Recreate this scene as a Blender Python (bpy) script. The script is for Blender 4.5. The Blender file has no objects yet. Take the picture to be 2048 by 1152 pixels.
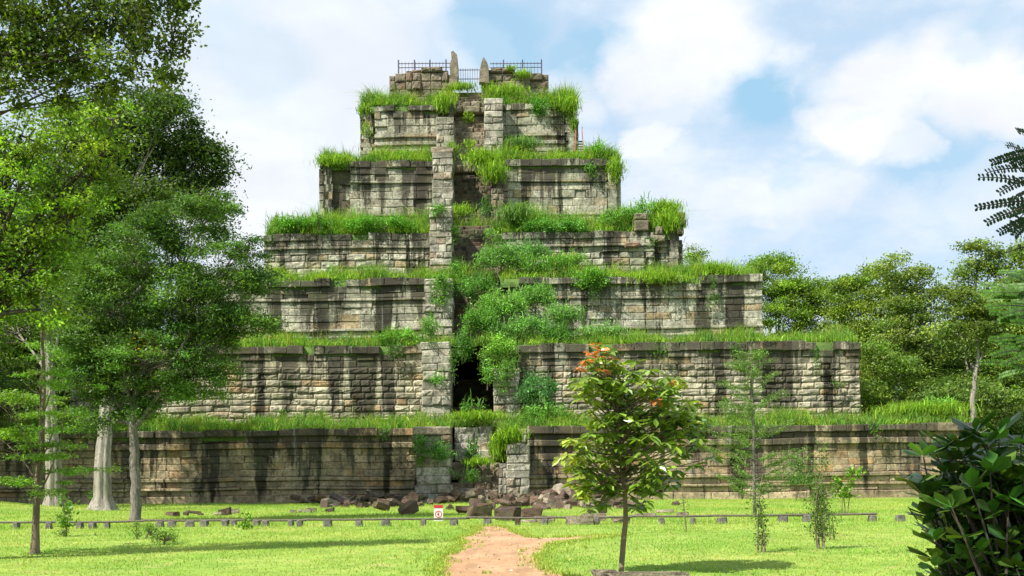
import bpy, math, random
import numpy as np
from mathutils import Vector, Matrix
R = math.radians
rng = np.random.default_rng(11)
random.seed(5)
S = bpy.context.scene
COL = S.collection
# ------------------------------------------------------------------ camera
F = 2090.0; CY = 950.0; A = 0.0090; EYE = 1.6        # focal length in photo pixels, horizon row, roll, eye height
cam_d = bpy.data.cameras.new('camera'); cam = bpy.data.objects.new('camera', cam_d); COL.objects.link(cam)
cam_d.sensor_width = 36; cam_d.lens = 36*F/2048; cam_d.clip_end = 6000; cam_d.clip_start = 0.1
cam_d.shift_y = (CY-576)/2048.0
cam.location = (0, 0, EYE)
cam.rotation_euler = (Matrix.Rotation(R(90), 3, 'X') @ Matrix.Rotation(-A, 3, 'Z')).to_euler()
S.camera = cam
S.render.resolution_x = 1024; S.render.resolution_y = 576
# ------------------------------------------------------------------ light
EL, PHI = R(50), R(35)          # sun height; how far in front of the facade plane it stands (sun from the left)
d = Vector((math.cos(EL)*math.cos(PHI), math.cos(EL)*math.sin(PHI), -math.sin(EL)))
sun_d = bpy.data.lights.new('sun', 'SUN'); sun_d.energy = 5.0; sun_d.angle = R(0.5); sun_d.color = (1, .95, .86)
sun = bpy.data.objects.new('sun', sun_d); COL.objects.link(sun); sun.rotation_euler = d.to_track_quat('-Z', 'Y').to_euler()
S.view_settings.view_transform = 'Standard'; S.view_settings.look = 'None'
S.view_settings.exposure = 0.85; S.view_settings.gamma = 1

def P(px, py, Y):
    """photo pixel + distance -> world X, Z"""
    xc = (px-1024)*Y/F; yc = (CY-py)*Y/F
    return xc*math.cos(A)+yc*math.sin(A), EYE - xc*math.sin(A)+yc*math.cos(A)
def P3(px, py, Y):
    x, z = P(px, py, Y); return np.array([x, Y, z])

# node helpers
def nt_new(name):
    m = bpy.data.materials.new(name); m.use_nodes = True; t = m.node_tree; t.nodes.clear()
    return m, t
class N:
    def __init__(s, t): s.t = t
    def n(s, typ, **k):
        nd = s.t.nodes.new(typ)
        for a, v in k.items():
            if a.startswith('_'): setattr(nd, a[1:], v)
            else:
                key = int(a[1:]) if a[0] == 'i' and a[1:].isdigit() else a.replace('0', ' ')
                if isinstance(v, bpy.types.NodeSocket): s.t.links.new(v, nd.inputs[key])
                else: nd.inputs[key].default_value = v
        return nd
    def math(s, op, a, b=0.0, clamp=False):
        nd = s.t.nodes.new('ShaderNodeMath'); nd.operation = op; nd.use_clamp = clamp
        for i, v in enumerate((a, b)):
            if isinstance(v, bpy.types.NodeSocket): s.t.links.new(v, nd.inputs[i])
            else: nd.inputs[i].default_value = v
        return nd.outputs[0]
    def mr(s, v, a, b, c=0.0, d_=1.0, smooth=True):
        nd = s.t.nodes.new('ShaderNodeMapRange'); nd.interpolation_type = 'SMOOTHSTEP' if smooth else 'LINEAR'
        s.t.links.new(v, nd.inputs[0])
        for i, q in enumerate((a, b, c, d_)):
            if isinstance(q, bpy.types.NodeSocket): s.t.links.new(q, nd.inputs[i+1])
            else: nd.inputs[i+1].default_value = q
        return nd.outputs[0]
    def mix(s, f, a, b, mode='MIX'):
        nd = s.t.nodes.new('ShaderNodeMix'); nd.data_type = 'RGBA'; nd.blend_type = mode
        for i, v in ((0, f), (6, a), (7, b)):
            if isinstance(v, bpy.types.NodeSocket): s.t.links.new(v, nd.inputs[i])
            elif i == 0: nd.inputs[0].default_value = v
            else: nd.inputs[i].default_value = tuple(v)+(1,) if len(v) == 3 else v
        return nd.outputs[2]
    def noise(s, vec, scale, detail=4, rough=.55):
        nd = s.t.nodes.new('ShaderNodeTexNoise'); s.t.links.new(vec, nd.inputs['Vector'])
        nd.inputs['Scale'].default_value = scale; nd.inputs['Detail'].default_value = detail; nd.inputs['Roughness'].default_value = rough
        return nd.outputs['Fac']
    def scale(s, vec, xyz):
        nd = s.t.nodes.new('ShaderNodeVectorMath'); nd.operation = 'MULTIPLY'
        s.t.links.new(vec, nd.inputs[0]); nd.inputs[1].default_value = xyz
        return nd.outputs[0]

# ------------------------------------------------------------------ world: Nishita sky with clouds
w = bpy.data.worlds.new("World"); S.world = w; w.use_nodes = True
wt = w.node_tree; wt.nodes.clear(); g = N(wt)
sky = wt.nodes.new('ShaderNodeTexSky'); sky.sky_type = 'NISHITA'; sky.sun_disc = False
sky.sun_elevation = EL; sky.sun_rotation = math.atan2(-d.x, -d.y)
sky.air_density = 1.0; sky.dust_density = 0.6; sky.ozone_density = 2.0
tc = wt.nodes.new('ShaderNodeTexCoord').outputs['Generated']
wn = wt.nodes.new('ShaderNodeTexNoise'); wt.links.new(g.scale(tc, (1, 1, 1.6)), wn.inputs['Vector'])
wn.inputs['Scale'].default_value = 5.0; wn.inputs['Detail'].default_value = 7; wn.inputs['Roughness'].default_value = .55
vm = wt.nodes.new('ShaderNodeVectorMath'); vm.operation = 'SUBTRACT'; wt.links.new(wn.outputs['Color'], vm.inputs[0]); vm.inputs[1].default_value = (.5, .5, .5)
vs = g.scale(vm.outputs[0], (.19, .19, .19))
va = wt.nodes.new('ShaderNodeVectorMath'); va.operation = 'ADD'; wt.links.new(tc, va.inputs[0]); wt.links.new(vs, va.inputs[1])
wv = va.outputs[0]
def puff(px, py, r, s0=.55):
    v = Vector(P3(px, py, 1.0)-np.array([0, 0, EYE])); v.normalize()
    nd = wt.nodes.new('ShaderNodeVectorMath'); nd.operation = 'DISTANCE'; wt.links.new(wv, nd.inputs[0]); nd.inputs[1].default_value = v
    return g.mr(nd.outputs['Value'], r/F*1.25, r/F*s0)
white = [(1420,50,160,1),(1340,140,110,.9),(1560,80,85,.9),(1600,110,50,.8),(1310,320,62,.85),(1330,240,60,.6),(1770,80,60,1),(1790,160,120,1),(1950,130,140,1),(2030,180,110,1),
         (1720,260,90,1),(1640,300,60,.7),(1800,300,58,.9),(1475,390,34,.8),(1550,430,66,.8),(1500,460,30,.6),(1690,405,60,.7),(1960,400,100,.6),(1850,430,70,.5),
         (620,200,330,.8),(420,380,220,.9),(760,60,200,.6),(1150,190,90,.65),(1010,60,90,.45),(880,20,110,.3),(1400,400,70,.4)]
blue = [(1545,190,95,.8),(1560,225,60,.6),(1660,90,60,.8),(1690,190,70,.5),(1880,330,110,.35),(1250,60,70,.6),(500,70,110,.4),(1050,15,90,.6),(1180,110,70,.5),(1640,360,60,.4),(1990,30,60,.6)]
tot = None
for px, py, r, s_ in white:
    o = g.math('MULTIPLY', puff(px, py, r), s_); tot = o if tot is None else g.math('MAXIMUM', tot, o)
hol = None
for px, py, r, s_ in blue:
    o = g.math('MULTIPLY', puff(px, py, r), s_); hol = o if hol is None else g.math('MAXIMUM', hol, o)
gen = g.mr(g.noise(g.scale(tc, (1, 1, 2.2)), 4.2, 8, .6), .38, .62)
gen2 = g.math('MULTIPLY', gen, .72)
tot = g.math('MAXIMUM', tot, gen2)
tot = g.math('SUBTRACT', tot, g.math('MULTIPLY', hol, .55), True)
lum = g.mr(g.noise(g.scale(tc, (1, 1, 2)), 9, 5, .6), .3, .75, .92, 1.06)
SKY_S = .085
sep = wt.nodes.new('ShaderNodeSeparateXYZ'); wt.links.new(tc, sep.inputs[0])
skyc = g.mix(1.0, sky.outputs['Color'], (SKY_S*1.0, SKY_S*1.0, SKY_S*1.0), 'MULTIPLY')
veil = g.mix(g.math('MULTIPLY', hol, .75), g.mix(.82, skyc, (.345, .455, .565)), (.16, .345, .48))           # thin high veil everywhere in the sky
cc = wt.nodes.new('ShaderNodeVectorMath'); cc.operation = 'SCALE'; cc.inputs[0].default_value = (.555, .57, .60); wt.links.new(lum, cc.inputs['Scale'])
skymix = g.mix(tot, veil, cc.outputs[0])
bg = wt.nodes.new('ShaderNodeBackground'); wt.links.new(skymix, bg.inputs[0]); bg.inputs[1].default_value = 1.0
ow = wt.nodes.new('ShaderNodeOutputWorld'); wt.links.new(bg.outputs[0], ow.inputs[0])

# ------------------------------------------------------------------ object helpers
def tag(o, label=None, cat=None, group=None, kind=None):
    if label: o['label'] = label
    if cat: o['category'] = cat
    if group: o['group'] = group
    if kind: o['kind'] = kind
    return o
def empty(name, loc=(0, 0, 0)):
    o = bpy.data.objects.new(name, None); o.empty_display_size = .3; o.location = loc; COL.objects.link(o); return o
class MB:
    """collects quads / tris with two per-vertex attributes"""
    def __init__(s): s.v = []; s.q = []; s.t = []; s.a = []; s.b = []; s.n = 0
    def add(s, v, q=None, t=None, a=None, b=None):
        v = np.asarray(v, float).reshape(-1, 3); k = len(v)
        s.v.append(v)
        if q is not None: s.q.append(np.asarray(q, int).reshape(-1, 4)+s.n)
        if t is not None: s.t.append(np.asarray(t, int).reshape(-1, 3)+s.n)
        a = np.array([.5, .5, .5]) if a is None else np.asarray(a, float)
        b = np.zeros(3) if b is None else np.asarray(b, float)
        s.a.append(np.broadcast_to(a, (k, 3))); s.b.append(np.broadcast_to(b, (k, 3)))
        s.n += k
    def mesh(s, name, origin=(0, 0, 0), smooth=False):
        V = np.concatenate(s.v)-np.array(origin)
        Q = np.concatenate(s.q) if s.q else np.zeros((0, 4), int); T = np.concatenate(s.t) if s.t else np.zeros((0, 3), int)
        me = bpy.data.meshes.new(name)
        me.vertices.add(len(V)); me.vertices.foreach_set('co', V.astype(np.float32).ravel())
        L = np.concatenate([Q.ravel(), T.ravel()]); me.loops.add(len(L)); me.loops.foreach_set('vertex_index', L.astype(np.int32))
        st = np.concatenate([np.arange(len(Q))*4, len(Q)*4+np.arange(len(T))*3]); me.polygons.add(len(st))
        me.polygons.foreach_set('loop_start', st.astype(np.int32))
        me.polygons.foreach_set('use_smooth', np.full(len(st), smooth))
        for nm, src in (('blk', s.a), ('st', s.b)):
            at = me.attributes.new(nm, 'FLOAT_VECTOR', 'POINT'); at.data.foreach_set('vector', np.concatenate(src).astype(np.float32).ravel())
        me.update(calc_edges=True); me.validate()
        return me
    def build(s, name, mat, parent=None, origin=(0, 0, 0), smooth=False, loc=None):
        me = s.mesh(name, origin, smooth); me.materials.append(mat)
        o = bpy.data.objects.new(name, me); COL.objects.link(o)
        if parent: o.parent = parent
        else: o.location = origin if loc is None else loc
        return o
def unit(v): return v/(np.linalg.norm(v, axis=-1, keepdims=True)+1e-9)
def tube(mb, pts, rad, n=7, a=None, wob=0.0, flute=0.0):
    pts = np.asarray(pts, float); k = len(pts)
    if k < 2: return
    tan = np.gradient(pts, axis=0); tan = unit(tan)
    ref = np.array([.31, .95, .05]) if abs(tan[0][2]) > .5 else np.array([0, 0, 1.])
    u = unit(np.cross(tan, ref)); v = np.cross(tan, u)
    th = np.arange(n)/n*2*np.pi
    rr = np.asarray(rad, float)[:, None]*(1+wob*np.sin(th*3+1)[None]+wob*rng.normal(0, .5, (k, n))+flute*(np.abs(np.cos(th*3.5))-.6)[None])
    V = pts[:, None]+rr[..., None]*(np.cos(th)[None, :, None]*u[:, None]+np.sin(th)[None, :, None]*v[:, None])
    i = np.arange(k-1)[:, None]*n; j = np.arange(n)[None]; j2 = (j+1) % n
    q = np.stack([i+j, i+j2, i+n+j2, i+n+j], -1).reshape(-1, 4)
    mb.add(V.reshape(-1, 3), q=q, a=a)
    mb.add(np.vstack([V[-1], pts[-1]]), t=[(x, (x+1) % n, n) for x in range(n)], a=a)
def curve(p0, p1, k=5, sag=0.1, jit=.03):
    p0 = np.asarray(p0, float); p1 = np.asarray(p1, float); t = np.linspace(0, 1, k)[:, None]
    L = np.linalg.norm(p1-p0); mid = (p0+p1)/2+np.array([0, 0, sag*L])+rng.normal(0, jit*L, 3)
    return (1-t)**2*p0+2*t*(1-t)*mid+t**2*p1

# ------------------------------------------------------------------ materials
def stone_mat(name, c1, c2, c3, stain=1.0, moss=.35, dark=(.022, .019, .015), bump=.5):
    m, t = nt_new(name); g = N(t)
    blk = g.n('ShaderNodeAttribute', _attribute_name='blk').outputs['Vector']
    st = g.n('ShaderNodeAttribute', _attribute_name='st').outputs['Vector']
    pos = g.n('ShaderNodeNewGeometry').outputs['Position']
    sb = g.n('ShaderNodeSeparateXYZ', i0=blk); ss = g.n('ShaderNodeSeparateXYZ', i0=st)
    c = g.mix(sb.outputs[0], c1, c2)
    c = g.mix(g.mr(sb.outputs[1], .76, 1.0, 0, .8), c, c3)
    n1 = g.noise(pos, 1.3, 6, .65); n2 = g.noise(pos, 7.0, 5, .7); n3 = g.noise(pos, .35, 4, .6)
    c = g.mix(1.0, c, g.mix(g.mr(n1, .3, .7), (.55, .53, .52), (1.28, 1.25, 1.2)), 'MULTIPLY')
    c = g.mix(g.mr(n2, .47, .66, 0, .62), c, (.065, .058, .045))
    c = g.mix(g.mr(g.noise(pos, 2.2, 7, .75), .52, .64, 0, .6), c, (.075, .068, .052))
    c = g.mix(g.mr(g.noise(pos, 3.1, 5, .7), .58, .75, 0, .5), c, (.42, .42, .37))      # pale lichen
    # vertical run-off stains hanging from the top of each tier
    sv = g.n('ShaderNodeCombineXYZ', i0=ss.outputs[0], i1=ss.outputs[2], i2=g.math('MULTIPLY', ss.outputs[1], .9))
    s1 = g.noise(g.scale(sv.outputs[0], (.75, 7.0, .6)), 1.0, 5, .62)
    s2 = g.noise(g.scale(sv.outputs[0], (2.6, 3.0, .9)), 1.0, 4, .65)
    lift = g.math('ADD', g.math('MULTIPLY', g.math('SUBTRACT', ss.outputs[1], .55), .16), g.mr(ss.outputs[1], .78, .95, 0, .03))
    sa = g.math('ADD', g.math('ADD', g.math('MULTIPLY', s1, .68), g.math('MULTIPLY', s2, .32)), lift)
    sa = g.math('ADD', sa, g.math('MULTIPLY', g.math('SUBTRACT', n2, .5), .16))
    sm = g.mr(sa, .52, .58, 0, .85*stain)
    c = g.mix(sm, c, dark)
    fx_ = g.math('ADD', g.math('ADD', g.noise(g.scale(sv.outputs[0], (.62, 9.0, .22)), 1.0, 2, .55), g.math('MULTIPLY', g.math('SUBTRACT', g.noise(g.scale(sv.outputs[0], (.13, 5.0, .0)), 1.0, 1, .5), .5), .30)), g.math('MULTIPLY', g.math('SUBTRACT', g.noise(g.scale(sv.outputs[0], (5.5, 4.0, 1.6)), 1.0, 4, .7), .5), .22))
    ln_ = g.noise(g.scale(sv.outputs[0], (1.9, 5.0, 0.0)), 1.0, 2, .5)
    reach = g.mr(g.math('ADD', ss.outputs[1], g.math('MULTIPLY', ln_, 1.5)), .72, .98)
    fx_ = g.math('ADD', fx_, g.math('MULTIPLY', g.math('SUBTRACT', g.noise(pos, 4.5, 5, .75), .5), .16))
    wash = g.math('MULTIPLY', g.mr(fx_, .562, .598, 0, .93*stain), reach)
    c = g.mix(wash, c, tuple(x*.8 for x in dark))
    sg = g.mr(g.math('SUBTRACT', sa, g.math('MULTIPLY', n3, .12)), .38, .50, 0, .38*stain)
    c = g.mix(sg, c, (.10, .088, .065))
    pale = g.mr(g.noise(g.scale(sv.outputs[0], (1.7, 5.0, .35)), 1.0, 3, .5), .62, .72, 0, .45*stain)
    c = g.mix(pale, c, (.37, .37, .31))
    mo = g.mr(g.noise(pos, .8, 6, .72), .48, .66, 0, moss*1.35)
    c = g.mix(mo, c, (.10, .125, .052))
    bs = g.n('ShaderNodeBsdfPrincipled', Base0Color=c, Roughness=.93)
    bs.inputs['Specular IOR Level'].default_value = .2
    bh = g.math('ADD', g.math('MULTIPLY', n2, .6), g.math('ADD', g.math('MULTIPLY', n1, 1.2), g.math('MULTIPLY', g.noise(pos, 26, 3, .6), .2)))
    bp = g.n('ShaderNodeBump', Strength=bump, Distance=.10, Height=bh)
    t.links.new(bp.outputs[0], bs.inputs['Normal'])
    o = g.n('ShaderNodeOutputMaterial', Surface=bs.outputs[0])
    return m
def leaf_mat(name, trans=.38, rough=.5, spec=.35, tmul=(1.3, 1.5, .5)):
    """leaf colour comes from the per-leaf attribute"""
    m, t = nt_new(name); g = N(t)
    c = g.n('ShaderNodeAttribute', _attribute_name='blk').outputs['Vector']
    bs = g.n('ShaderNodeBsdfPrincipled', Base0Color=c, Roughness=rough); bs.inputs['Specular IOR Level'].default_value = spec
    tr = g.n('ShaderNodeBsdfTranslucent', Color=g.mix(1.0, c, tmul, 'MULTIPLY'))
    mx = g.n('ShaderNodeMixShader', i0=trans, i1=bs.outputs[0], i2=tr.outputs[0])
    g.n('ShaderNodeOutputMaterial', Surface=mx.outputs[0])
    return m
def bark_mat(name, ca, cb, sc=(9, 9, 1.6)):
    m, t = nt_new(name); g = N(t)
    pos = g.n('ShaderNodeTexCoord').outputs['Object']
    n1 = g.noise(g.scale(pos, sc), 1.0, 6, .65); n2 = g.noise(pos, 1.7, 5, .6)
    c = g.mix(g.mr(n1, .3, .7), ca, cb); c = g.mix(g.mr(n2, .5, .7, 0, .6), c, tuple(x*.45 for x in ca))
    c = g.mix(g.mr(g.noise(pos, 4.5, 3), .6, .68, 0, .5), c, (.33, .33, .28))
    bs = g.n('ShaderNodeBsdfPrincipled', Base0Color=c, Roughness=.9)
    bp = g.n('ShaderNodeBump', Strength=.6, Distance=.05, Height=n1); t.links.new(bp.outputs[0], bs.inputs['Normal'])
    g.n('ShaderNodeOutputMaterial', Surface=bs.outputs[0])
    return m
def plain_mat(name, ca, cb, scale=6, rough=.8, metal=0.0, bump=.3):
    m, t = nt_new(name); g = N(t)
    pos = g.n('ShaderNodeNewGeometry').outputs['Position']
    n1 = g.noise(pos, scale, 5, .65)
    bs = g.n('ShaderNodeBsdfPrincipled', Base0Color=g.mix(g.mr(n1, .3, .7), ca, cb), Roughness=rough, Metallic=metal)
    bp = g.n('ShaderNodeBump', Strength=bump, Distance=.04, Height=n1); t.links.new(bp.outputs[0], bs.inputs['Normal'])
    g.n('ShaderNodeOutputMaterial', Surface=bs.outputs[0])
    return m
M = {}
M['stone_low'] = stone_mat('sandstone_warm', (.28, .225, .14), (.46, .375, .24), (.42, .25, .11), 1.0, .25)
M['stone_rust'] = stone_mat('sandstone_rusticated', (.25, .235, .165), (.50, .465, .345), (.38, .25, .12), .95, .26)
M['stone'] = stone_mat('sandstone_grey', (.31, .315, .235), (.52, .51, .40), (.38, .28, .14), 1.0, .26)
M['pillar'] = stone_mat('sandstone_pale', (.30, .285, .235), (.50, .475, .40), (.36, .27, .19), .30, .35)
M['rough'] = stone_mat('weathered_summit_stone', (.20, .165, .12), (.31, .265, .20), (.24, .15, .10), .25, .3, bump=.8)
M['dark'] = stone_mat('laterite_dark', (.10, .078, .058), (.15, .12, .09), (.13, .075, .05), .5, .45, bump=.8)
M['laterite'] = stone_mat('laterite_red', (.065, .042, .033), (.135, .088, .066), (.20, .095, .055), .0, .22, bump=.8)
M['leaf'] = leaf_mat('leaf'); M['grass'] = leaf_mat('grass_blade', .45, .6, .2, (1.25, 1.35, .6))
M['gloss'] = leaf_mat('glossy_leaf', .25, .32, .5)
M['bark_pale'] = bark_mat('pale_bark', (.15, .13, .10), (.36, .33, .265), (11, 11, .5))
M['bark_grey'] = bark_mat('grey_bark', (.085, .072, .06), (.22, .195, .165), (16, 16, 5))
M['bark_brown'] = bark_mat('brown_bark', (.10, .075, .05), (.22, .17, .11))
M['bark_dark'] = bark_mat('dark_bark', (.035, .028, .02), (.075, .06, .045))
M['iron'] = plain_mat('weathered_iron_paint', (.055, .055, .085), (.10, .095, .13), 14, .5, .3, .05)
M['rail'] = plain_mat('weathered_rail', (.075, .062, .045), (.14, .12, .09), 12, .9)
M['redpaint'] = plain_mat('red_paint', (.38, .10, .08), (.50, .16, .12), 12, .6)
M['sign_white'] = plain_mat('sign_white', (.62, .60, .60), (.76, .73, .73), 3, .5, 0, .02)
M['sign_red'] = plain_mat('sign_red', (.42, .02, .04), (.50, .03, .05), 3, .5, 0, .02)
M['stump'] = plain_mat('stump_stone', (.07, .065, .055), (.17, .16, .135), 9, .95)

def ground_mat():
    m, t = nt_new('lawn'); g = N(t)
    pos = g.n('ShaderNodeNewGeometry').outputs['Position']
    a = g.noise(pos, .28, 5, .6); b = g.noise(pos, 1.6, 6, .7); c_ = g.noise(pos, 22, 4, .7)
    c = g.mix(g.mr(a, .35, .65), (.22, .35, .06), (.34, .42, .10))
    c = g.mix(g.mr(b, .3, .7), g.mix(1.0, c, (.72, .80, .7), 'MULTIPLY'), g.mix(1.0, c, (1.2, 1.12, 1.2), 'MULTIPLY'))
    c = g.mix(g.mr(c_, .35, .7), g.mix(1.0, c, (.65, .7, .6), 'MULTIPLY'), c)
    d_ = g.math('ADD', g.math('MULTIPLY', g.noise(g.scale(pos, (1, 1.8, 1)), .55, 5, .6), .8), g.math('MULTIPLY', b, .2))
    c = g.mix(g.mr(d_, .56, .68, 0, .8), c, (.40, .32, .14))
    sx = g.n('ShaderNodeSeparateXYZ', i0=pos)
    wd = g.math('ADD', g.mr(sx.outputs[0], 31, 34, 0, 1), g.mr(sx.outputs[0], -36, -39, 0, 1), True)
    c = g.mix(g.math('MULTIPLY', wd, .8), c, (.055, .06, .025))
    bs = g.n('ShaderNodeBsdfPrincipled', Base0Color=c, Roughness=.95); bs.inputs['Specular IOR Level'].default_value = .1
    bp = g.n('ShaderNodeBump', Strength=.6, Distance=.04, Height=g.math('ADD', c_, b)); t.links.new(bp.outputs[0], bs.inputs['Normal'])
    g.n('ShaderNodeOutputMaterial', Surface=bs.outputs[0]); return m
def path_mat():
    m, t = nt_new('dirt'); g = N(t)
    pos = g.n('ShaderNodeNewGeometry').outputs['Position']
    a = g.noise(pos, .6, 5, .6); b = g.noise(pos, 5, 6, .7); c_ = g.noise(pos, 40, 3, .7)
    c = g.mix(g.mr(a, .35, .65), (.40, .235, .125), (.50, .325, .19))
    c = g.mix(g.mr(b, .35, .7, 0, .6), c, (.30, .17, .10))
    c = g.mix(g.mr(g.noise(g.scale(pos, (2.2, .5, 1)), .9, 4, .65), .45, .68, 0, .6), c, (.24, .145, .085))
    c = g.mix(g.mr(c_, .62, .7, 0, .7), c, (.20, .11, .07))
    bs = g.n('ShaderNodeBsdfPrincipled', Base0Color=c, Roughness=.95); bs.inputs['Specular IOR Level'].default_value = .1
    bp = g.n('ShaderNodeBump', Strength=.5, Distance=.03, Height=g.math('ADD', c_, b)); t.links.new(bp.outputs[0], bs.inputs['Normal'])
    g.n('ShaderNodeOutputMaterial', Surface=bs.outputs[0]); return m
def turf_mat():
    m, t = nt_new('turf'); g = N(t)
    pos = g.n('ShaderNodeNewGeometry').outputs['Position']
    b = g.noise(pos, 2.2, 6, .7)
    c = g.mix(g.mr(b, .3, .7), (.05, .09, .018), (.11, .19, .03))
    bs = g.n('ShaderNodeBsdfPrincipled', Base0Color=c, Roughness=.95)
    bp = g.n('ShaderNodeBump', Strength=.8, Distance=.2, Height=b); t.links.new(bp.outputs[0], bs.inputs['Normal'])
    g.n('ShaderNodeOutputMaterial', Surface=bs.outputs[0]); return m
M['lawn'] = ground_mat(); M['path'] = path_mat(); M['turf'] = turf_mat()

# ------------------------------------------------------------------ ground
def gz(x, y):
    x = np.asarray(x, float); y = np.asarray(y, float)
    mound = .75*np.exp(-((x+27.5)/4.5)**2-((y-49)/6.)**2)
    und = .03*np.sin(x*.7+1.3)*np.sin(y*.45)+.025*np.sin(x*.23+y*.31)
    flat = 1-np.exp(-((x+.6)/6.)**4)
    return mound+und*flat
gx = np.unique(np.concatenate([np.linspace(-1500, -60, 12), np.linspace(-60, 60, 161), np.linspace(60, 1500, 12)]))
gy = np.unique(np.concatenate([np.linspace(-400, -5, 8), np.linspace(-5, 110, 151), np.linspace(110, 2600, 14)]))
X, Y = np.meshgrid(gx, gy); Z = gz(X, Y)
mb = MB(); nx = len(gx); i, j = np.meshgrid(np.arange(nx-1), np.arange(len(gy)-1)); b0 = (j*nx+i).ravel()
mb.add(np.stack([X, Y, Z], -1), q=np.stack([b0, b0+1, b0+nx+1, b0+nx], -1))
tag(mb.build('ground', M['lawn'], smooth=True), kind='structure')
def gp(px, py, z=0.0):
    """photo pixel on the ground -> world x, y"""
    hz = CY+A*(1024-px); Y_ = (EYE-z)*F/(py-hz); return (px-1024)*Y_/F, Y_
left = [(868,1152),(880,1135),(890,1118),(903,1102),(914,1090),(930,1076),(943,1064),(950,1054)]
right = [(1008,1053),(1018,1062),(1040,1070),(1080,1077),(1120,1077),(1165,1074),(1215,1071),(1250,1070),(1215,1076),(1165,1082),(1125,1086),(1098,1092),(1084,1103),(1086,1118),(1090,1128),(1095,1138),(1118,1152)]
out = [(-2.4, 2.0)]+[gp(*p) for p in left]+[gp(*p) for p in right]+[(2.2, 2.0)]
path_poly = []
for a_, b_ in zip(out, out[1:]+out[:1]):
    n_ = max(2, int(math.dist(a_, b_)/.18))
    for k in range(n_):
        t_ = k/n_; xq, yq = a_[0]*(1-t_)+b_[0]*t_, a_[1]*(1-t_)+b_[1]*t_; path_poly.append((xq+.09*math.sin(yq*.9+xq*.3)+.05*math.sin(yq*2.1)+random.uniform(-.015, .015), yq))
import bmesh
def flat_poly(name, poly, mat, z=.006):
    bm = bmesh.new(); vs_ = [bm.verts.new((x, y, float(gz(x, y))*0+z)) for x, y in poly]
    es = [bm.edges.new((vs_[k], vs_[(k+1) % len(vs_)])) for k in range(len(vs_))]
    bmesh.ops.triangle_fill(bm, use_beauty=True, use_dissolve=False, edges=es)
    for f in bm.faces:
        if f.normal.z < 0: f.normal_flip()
    me = bpy.data.meshes.new(name); bm.to_mesh(me); bm.free(); me.materials.append(mat)
    o = bpy.data.objects.new(name, me); COL.objects.link(o); return o
def inside(px_, py_, poly):
    poly = np.array(poly); x, y = px_, py_; c = np.zeros(len(x), bool); j = len(poly)-1
    for i in range(len(poly)):
        xi, yi = poly[i]; xj, yj = poly[j]
        if yi != yj: c ^= ((yi > y) != (yj > y)) & (x < (xj-xi)*(y-yi)/(yj-yi)+xi)
        j = i
    return c
# keep only gentle undulation under the path: lift it clear
tag(flat_poly('path', path_poly, M['path'], .022), kind='structure')

# ------------------------------------------------------------------ blades and leaves
def blades(mb, base, h, lean=.35, w=.035, col=(.13, .25, .02), vary=.3, yel=.3):
    n = len(base); h = np.broadcast_to(h, (n,)).astype(float)
    th = rng.uniform(0, 2*np.pi, n); L = np.abs(rng.normal(0, lean, n))+.08
    dirv = np.stack([np.cos(th), np.sin(th), np.zeros(n)], 1)
    al = rng.uniform(0, 2*np.pi, n); side = np.stack([np.cos(al), np.sin(al), np.zeros(n)], 1)*(w*rng.uniform(.7, 1.4, n))[:, None]
    up = np.array([0, 0, 1.])
    mid = base+up*(h*.6)[:, None]+dirv*(h*L*.35)[:, None]
    tip = base+up*(h*(1-.35*L))[:, None]+dirv*(h*L*1.1)[:, None]
    V = np.stack([base-side, base+side, mid-side*.8, mid+side*.8, tip], 1)
    t = np.array([[0, 1, 3], [0, 3, 2], [2, 3, 4]])[None]+(np.arange(n)*5)[:, None, None]
    k = np.exp(rng.normal(0, vary, n))[:, None]; y = rng.random(n)[:, None]*yel
    c = (np.array(col)[None] if np.ndim(col) == 1 else col)*k*(1+y*np.array([1.1, .35, .4])[None])
    mb.add(V.reshape(-1, 3), t=t.reshape(-1, 3), a=np.repeat(c, 5, 0))
def leaves(mb, C, size, col, asp=.5, up=.5, vary=.28, hue=.25, droop=0.0, fold=False):
    n = len(C); s = size*rng.uniform(.65, 1.3, n)[:, None]
    nn = rng.normal(0, 1, (n, 3)); nn[:, 2] += up*2*np.sign(rng.random(n)-.12); nn = unit(nn)
    a = unit(np.cross(nn, rng.normal(0, 1, (n, 3)))); a[:, 2] -= droop; a = unit(a); b = unit(np.cross(nn, a))
    k = np.exp(rng.normal(0, vary, n))[:, None]; hh = rng.random(n)[:, None]*hue
    c = (col if np.ndim(col) == 2 else np.array(col)[None])*k*(1+hh*np.array([1.2, .45, .2])[None])
    if not fold:
        V = np.stack([C-a*s*.5, C+b*s*asp*.5, C+a*s*.5, C-b*s*asp*.5], 1)
        mb.add(V.reshape(-1, 3), q=np.arange(n*4).reshape(-1, 4), a=np.repeat(c, 4, 0))
    else:
        cr = np.cross(a, b); o = -cr*s*.10; sg = -cr*s*.12
        V = np.stack([C-a*s*.5, C-a*s*.22+b*s*asp*.42, C+a*s*.18+b*s*asp*.5+sg*.4, C+a*s*.5+sg*1.2, C+a*s*.18-b*s*asp*.5+sg*.4, C-a*s*.22-b*s*asp*.42, C-a*s*.22+o, C+a*s*.18+o+sg*.5], 1)
        q = np.array([[0, 1, 6, 6], [1, 2, 7, 6], [7, 2, 3, 3], [6, 7, 4, 5], [0, 6, 5, 5], [7, 3, 4, 4]])
        qq = np.array([[1, 2, 7, 6], [6, 7, 4, 5]]); tt = np.array([[0, 1, 6], [2, 3, 7], [0, 6, 5], [7, 3, 4]])
        idx = (np.arange(n)*8)[:, None, None]
        mb.add(V.reshape(-1, 3), q=(qq[None]+idx).reshape(-1, 4), t=(tt[None]+idx).reshape(-1, 3), a=np.repeat(c, 8, 0))
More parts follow.
